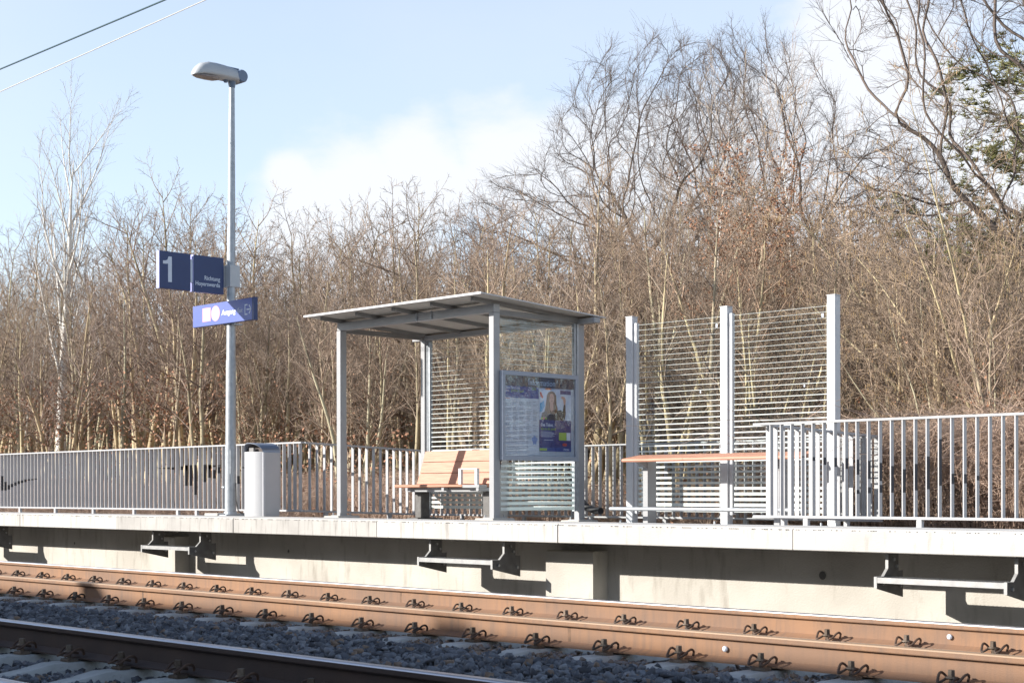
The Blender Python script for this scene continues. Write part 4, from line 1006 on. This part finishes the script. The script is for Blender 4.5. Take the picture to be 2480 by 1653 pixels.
# big oaks, their crowns shaped by lobes (offset sideways, height)
def lobe(off, z, rad, w): return (np.array([sin(YAW+.0)*off, cos(YAW)*off, z]), np.array(rad), w)
OAKS = {'oakA': (3, [lobe(.6, 12.6, (4.4,4.4,4.9), 1.0), lobe(-4.4, 10.3, (2.4,2.4,2.6), .32)], 3300, 3.0),
        'oakB': (8, [lobe(-.6, 12.6, (3.6,3.6,4.8), 1.0), lobe(3.6, 11.0, (2.8,2.8,3.2), .45)], 3000, 3.0),
        'oakR': (12, [lobe(-1.5, 10.5, (4.6,4.6,3.6), 1.0), lobe(-3.6, 6.3, (2.6,2.0,1.2), .16), lobe(2, 8, (3,3,3), .3)], 3200, 2.2)}
for k, (sd_, lob, n_, th) in OAKS.items():
    out = colonize(sd_, lob, n_, th, tmin=.0044 if k != 'oakR' else .0034, **({'r_tip': .0085, 'kill': .5, 'infl': 2.4, 'step': .24, 'twig': .5, 'wig': .5} if k == 'oakR' else {})); protos[k] = tree_object('oak', out, 1, m_oak, m_oaktw)
spec_min = .0042
# copper-leaved young beech
SPC = [(10,.035,.05,22,.62,.40,.18,.45),(6,.09,.04,7,.6,.42,.15,.55),(4,.12,.02,4,.6,.5,.15,.6),(3,.14,.0,0,0,0,0,0)]
out, tips, r = make_tree(205, [(8.5, .08), (7.4, .06)], SPC, lean=.08)
pos = along(r, [p for p in out[2]+out[3] if 4.4 < p[0][0][2] < 9.2 and abs(p[0][0][0]) < 1.6], 6500, .03); V, F = quads_at(r, pos, .042)
protos['beech'] = tree_object('young_beech', out, 1, m_bark, m_twig, ('dead_leaves', V, F, m_copper))
# hazel with catkins: arching stems
SPH = [(12,.05,-.035,13,.60,.34,.2,.5),(7,.10,-.02,8,.6,.42,.15,.55),(4,.13,-.02,4,.65,.5,.15,.6),(3,.15,-.04,0,0,0,0,0)]
for i in range(2):
    out, tips, r = make_tree(220+i, [(6.8*u, .035) for u in np.random.default_rng(i).uniform(.65, 1, 8)], SPH, lean=.42, base_spread=.3)
    pos = along(r, out[2]+out[3], 1500, .01); polys = [(np.array([p, p+[.004,.003,-.03], p+[0,.006,-.065]]), np.array([.004,.0055,.003])) for p in pos]; V, F = tubes_np(polys, 4)
    protos['hazel%d' % i] = tree_object('hazel', out, 1, m_bark, m_hazel, ('catkins', V, F, m_catkin))
# pine
SPP = [(10,.02,.05,30,1.25,.36,.25,.35),(6,.07,.06,12,.7,.34,.25,.5),(4,.12,.06,0,0,0,0,0)]
out, tips, r = make_tree(240, [(11, .17)], SPP, lean=.02)
src = along(r, out[2]+out[1], 4200, .06); polys = []
for p in src:
    for _ in range(7):
        d = r.normal(size=3); d[2] = abs(d[2])*.7; d /= np.linalg.norm(d); polys.append((np.array([p, p+d*.06, p+d*.12]), np.array([.009,.009,.004])))
V, F = tubes_np(polys, 3)
protos['pine'] = tree_object('pine_tree', out, 2, m_bark, m_twig, ('needles', V, F, m_pine))

used = set(); NATH = dict(zip(protos.keys(), HT.values()))
def plant(kind, px, Y, scale, rz, label, cat, group=None, sz=None, tilt=(0, 0)):
    e, kids = protos[kind]; x, dep = ray_xy(px, Y)
    if kind not in used:
        used.add(kind); o = e
    else:
        o = e.copy(); C.objects.link(o)
        for k in kids: c = k.copy(); C.objects.link(c); c.parent = o
    o.location = (x, Y, float(np.interp(Y, [12,15,20,26,34,44,60], [.0,.12,.2,.25,.3,.35,.4])))
    o.scale = (scale, scale, sz or scale); o.rotation_euler = (tilt[0], tilt[1], rz)
    if 'group' in o.keys(): del o['group']
    tag(o, label, cat, group); return o

skyx = [-200, 0, 100, 200, 300, 360, 420, 480, 560, 640, 750, 850, 950, 1010, 1060, 1130, 1200, 1300, 1400, 1500, 1600, 1700, 1760, 1850, 2000, 2100, 2200, 2300, 2400, 2700]
skyy = [540, 530, 500, 540, 490, 400, 370, 430, 450, 520, 500, 510, 520, 450, 440, 510, 430, 430, 370, 400, 360, 330, 310, 350, 390, 420, 400, 430, 470, 460]
bands = [(-400, 545, 'bare brown thicket tree left of the lamp post, behind the left fence'), (545, 820, 'bare thicket tree between the lamp post and the shelter'),
         (820, 1420, 'bare thicket tree rising behind the shelter'), (1420, 2050, 'bare olive-stemmed thicket tree behind the glass wind screen'), (2050, 3000, 'bare thicket tree behind the fence at the right edge')]
def band(px):
    for a, b, l in bands:
        if a <= px < b: return l
r = np.random.default_rng(11)
kinds = ['thicket0','thicket1','thicket2','thicket3','thicket4','thicket5','alder0','alder1','alder2']
hh = {'thicket': 7.0, 'alder': 8.3}
rows = [(16.8, 24, .88), (18.2, 28, .90), (20.0, 30, .94), (22.2, 30, .98), (25.0, 28, 1.0), (28.5, 26, 1.0), (33, 24, .98)]
for Y, n, f in rows:
    for k in range(n):
        px = -150+(2780)*(k+r.uniform(.05, .95))/n; y = Y+r.uniform(-.9, .9)
        if px > 1300 and Y < 23 and r.random() < .30: continue
        x, dep = ray_xy(px, y)
        H = (CY-np.interp(px, skyx, skyy))*dep/FOC+CH-.2
        kd = kinds[r.integers(9)] if px > 650 else kinds[[1,4,6,7,8,6,3,5,7][r.integers(9)]]
        s = H/NATH[kd]*f*r.uniform(.80, 1.08); w = s*r.uniform(.75, .95) if s > 1 else s
        w = min(w, 1.35)
        lb = band(px); plant(kd, px, y, w, r.uniform(0, 6.28), lb, 'tree', lb.replace('tree', 'trees').replace('bare ', ''), sz=s)
def top(kind, px, py, Y):       # scale that brings a prototype's top to photo row py
    x, dep = ray_xy(px, Y); return ((CY-py)*dep/FOC+CH-.25)/NATH[kind]
plant('birch', 150, 22.0, .80, 1.1, 'tall white-barked birch with ascending branches left of the signs', 'birch', sz=top('birch', 150, 150, 22))
plant('birch_small', 35, 19.5, .6, 2.2, 'slim leaning white birch stem at the left edge', 'birch', tilt=(.05, .05))
plant('birch_small', 1735, 21.0, .55, .2, 'thin pale birch among the thicket behind the glass screen', 'birch', sz=top('birch_small', 1735, 60, 21))
plant('birch_small', 1920, 24.0, .6, 3.2, 'tall thin pale birch rising right of the big oak', 'birch', sz=top('birch_small', 1920, 50, 24))
plant('oakA', 1565, 46, 1.08, 0, 'big bare oak with spreading crooked crown behind the thicket, left one', 'oak', sz=top('oakA', 1565, 35, 46))
plant('oakB', 1850, 48, 1.10, 0, 'big bare oak behind the copper-leaved beech, right one', 'oak', sz=top('oakB', 1850, 45, 48))
plant('oakR', 2800, 24, .88, 0, 'dark bare oak whose crooked limbs reach in from the right edge', 'oak', sz=.88)
plant('beech', 1750, 19.5, .72, .4, 'young beech holding a patch of copper leaves above the glass screen', 'beech', sz=top('beech', 1750, 290, 19.5))
plant('hazel0', 2360, 16.6, .55, .3, 'arching hazel bush hung with catkins, nearer the glass screen', 'hazel')
plant('hazel1', 2500, 17.6, .85, 1.3, 'arching hazel bush hung with catkins at the right edge', 'hazel')
plant('hazel1', 2420, 21, .95, 4.3, 'tall hazel bush with catkins behind the other two', 'hazel')
plant('pine', 2545, 24, .60, 0, 'green pine tree at the right edge behind the oak limbs', 'pine', sz=top('pine', 2545, 250, 24))
plant('pine', 2600, 25, .8, 2, 'green pine tree half out of the frame on the right', 'pine')

# low growth: dry bracken and brambles behind the fences
r = np.random.default_rng(23); polys = []; leaves = []
def stalks(n, px0, px1, Y0, Y1, h0, h1, w):
    for _ in range(n):
        px = r.uniform(px0, px1); Y = r.uniform(Y0, Y1); x, dep = ray_xy(px, Y); h = r.uniform(h0, h1); d = r.normal(size=2)*.45
        z0 = .1; p = np.array([x, Y, z0]); m1 = p+[d[0]*h*.25+r.normal()*.04, d[1]*h*.25+r.normal()*.04, h*.55]; m2 = m1+[d[0]*h*.4+r.normal()*.06, d[1]*h*.4+r.normal()*.06, h*.33]; m3 = m2+[d[0]*h*.5+r.normal()*.08, d[1]*h*.5+r.normal()*.08, h*r.uniform(-.25, .15)]
        polys.append((np.array([p, m1, m2, m3]), np.array([w, w*.85, w*.65, w*.35])))
        for _ in range(4):
            a = [m1, m2][r.integers(2)]; e = a+r.normal(size=3)*[.16, .16, .12]; polys.append((np.array([a, (a+e)/2+r.normal(size=3)*.03, e]), np.array([w*.5, w*.4, w*.25])))
stalks(10500, 1900, 2750, 14.9, 17.5, .6, 1.75, .0054)
stalks(2500, 1150, 1950, 15.2, 17.0, .4, .95, .0040)
stalks(3500, 650, 1250, 15.2, 18.0, .5, 1.2, .0042)
stalks(6000, -150, 700, 13.2, 19, .4, 1.05, .0045)
V, F = tubes_np(polys, 3)
o = link_mesh('undergrowth', V, F, m_brack); o['kind'] = 'stuff'; o['label'] = 'tangle of dry reddish-brown bracken and brambles behind the fences'; o['category'] = 'undergrowth'
pos = []
for (n, px0, px1, Y0, Y1, z0, z1) in ((9500, -100, 560, 15, 24, .3, 3.2), (2600, 560, 1000, 15, 20, .3, 1.9), (900, 1050, 2480, 15, 17, .3, 1.3)):
    for _ in range(n):
        px = r.uniform(px0, px1); Y = r.uniform(Y0, Y1); x, _d = ray_xy(px, Y); pos.append((x, Y, z0+(z1-z0)*r.random()**1.5))
V, F = quads_at(r, pos, .046)
o = link_mesh('dead_leaves', V, F, m_copper); o['kind'] = 'stuff'; o['label'] = 'withered orange-brown leaves still hanging low in the undergrowth'; o['category'] = 'leaves'
# the far wood that closes the view behind the thicket
polys = []
for _ in range(2300):
    px = r.uniform(-300, 2800); Y = r.uniform(38, 62); x, dep = ray_xy(px, Y); H = r.uniform(6, 9.5)*min(1, (CY-np.interp(px, skyx, skyy)-60)*dep/FOC/9.5+.05)
    p = np.array([x, Y, .3]); d = np.array([r.normal()*.08, r.normal()*.08, 1])
    polys.append((np.array([p, p+d*H*.35+r.normal(size=3)*.1, p+d*H*.7+r.normal(size=3)*.15, p+d*H]), np.array([.07,.055,.035,.012])*r.uniform(.6, 1.3)))
    for _ in range(26):
        t = r.uniform(.15, .95); a = p+d*H*t; L_ = H*.22*(1.2-t); e = a+np.array([r.normal()*L_, r.normal()*L_, abs(r.normal())*L_*.8]); mm = (a+e)/2+r.normal(size=3)*.1
        polys.append((np.array([a, mm, e]), np.array([.018,.012,.005])))
        for _ in range(3):
            e2 = mm+r.normal(size=3)*L_*.45; polys.append((np.array([mm, (mm+e2)/2+r.normal(size=3)*.05, e2]), np.array([.009,.007,.004])))
V, F = tubes_np(polys, 3)
o = link_mesh('far_woods', V, F, m_far); o['kind'] = 'stuff'; o['label'] = 'distant bare woodland closing the view behind the thicket'; o['category'] = 'woods'
# prototypes that were never planted do not stay
for k, (e, kids) in protos.items():
    if k not in used:
        for c in kids: bpy.data.objects.remove(c)
        bpy.data.objects.remove(e)
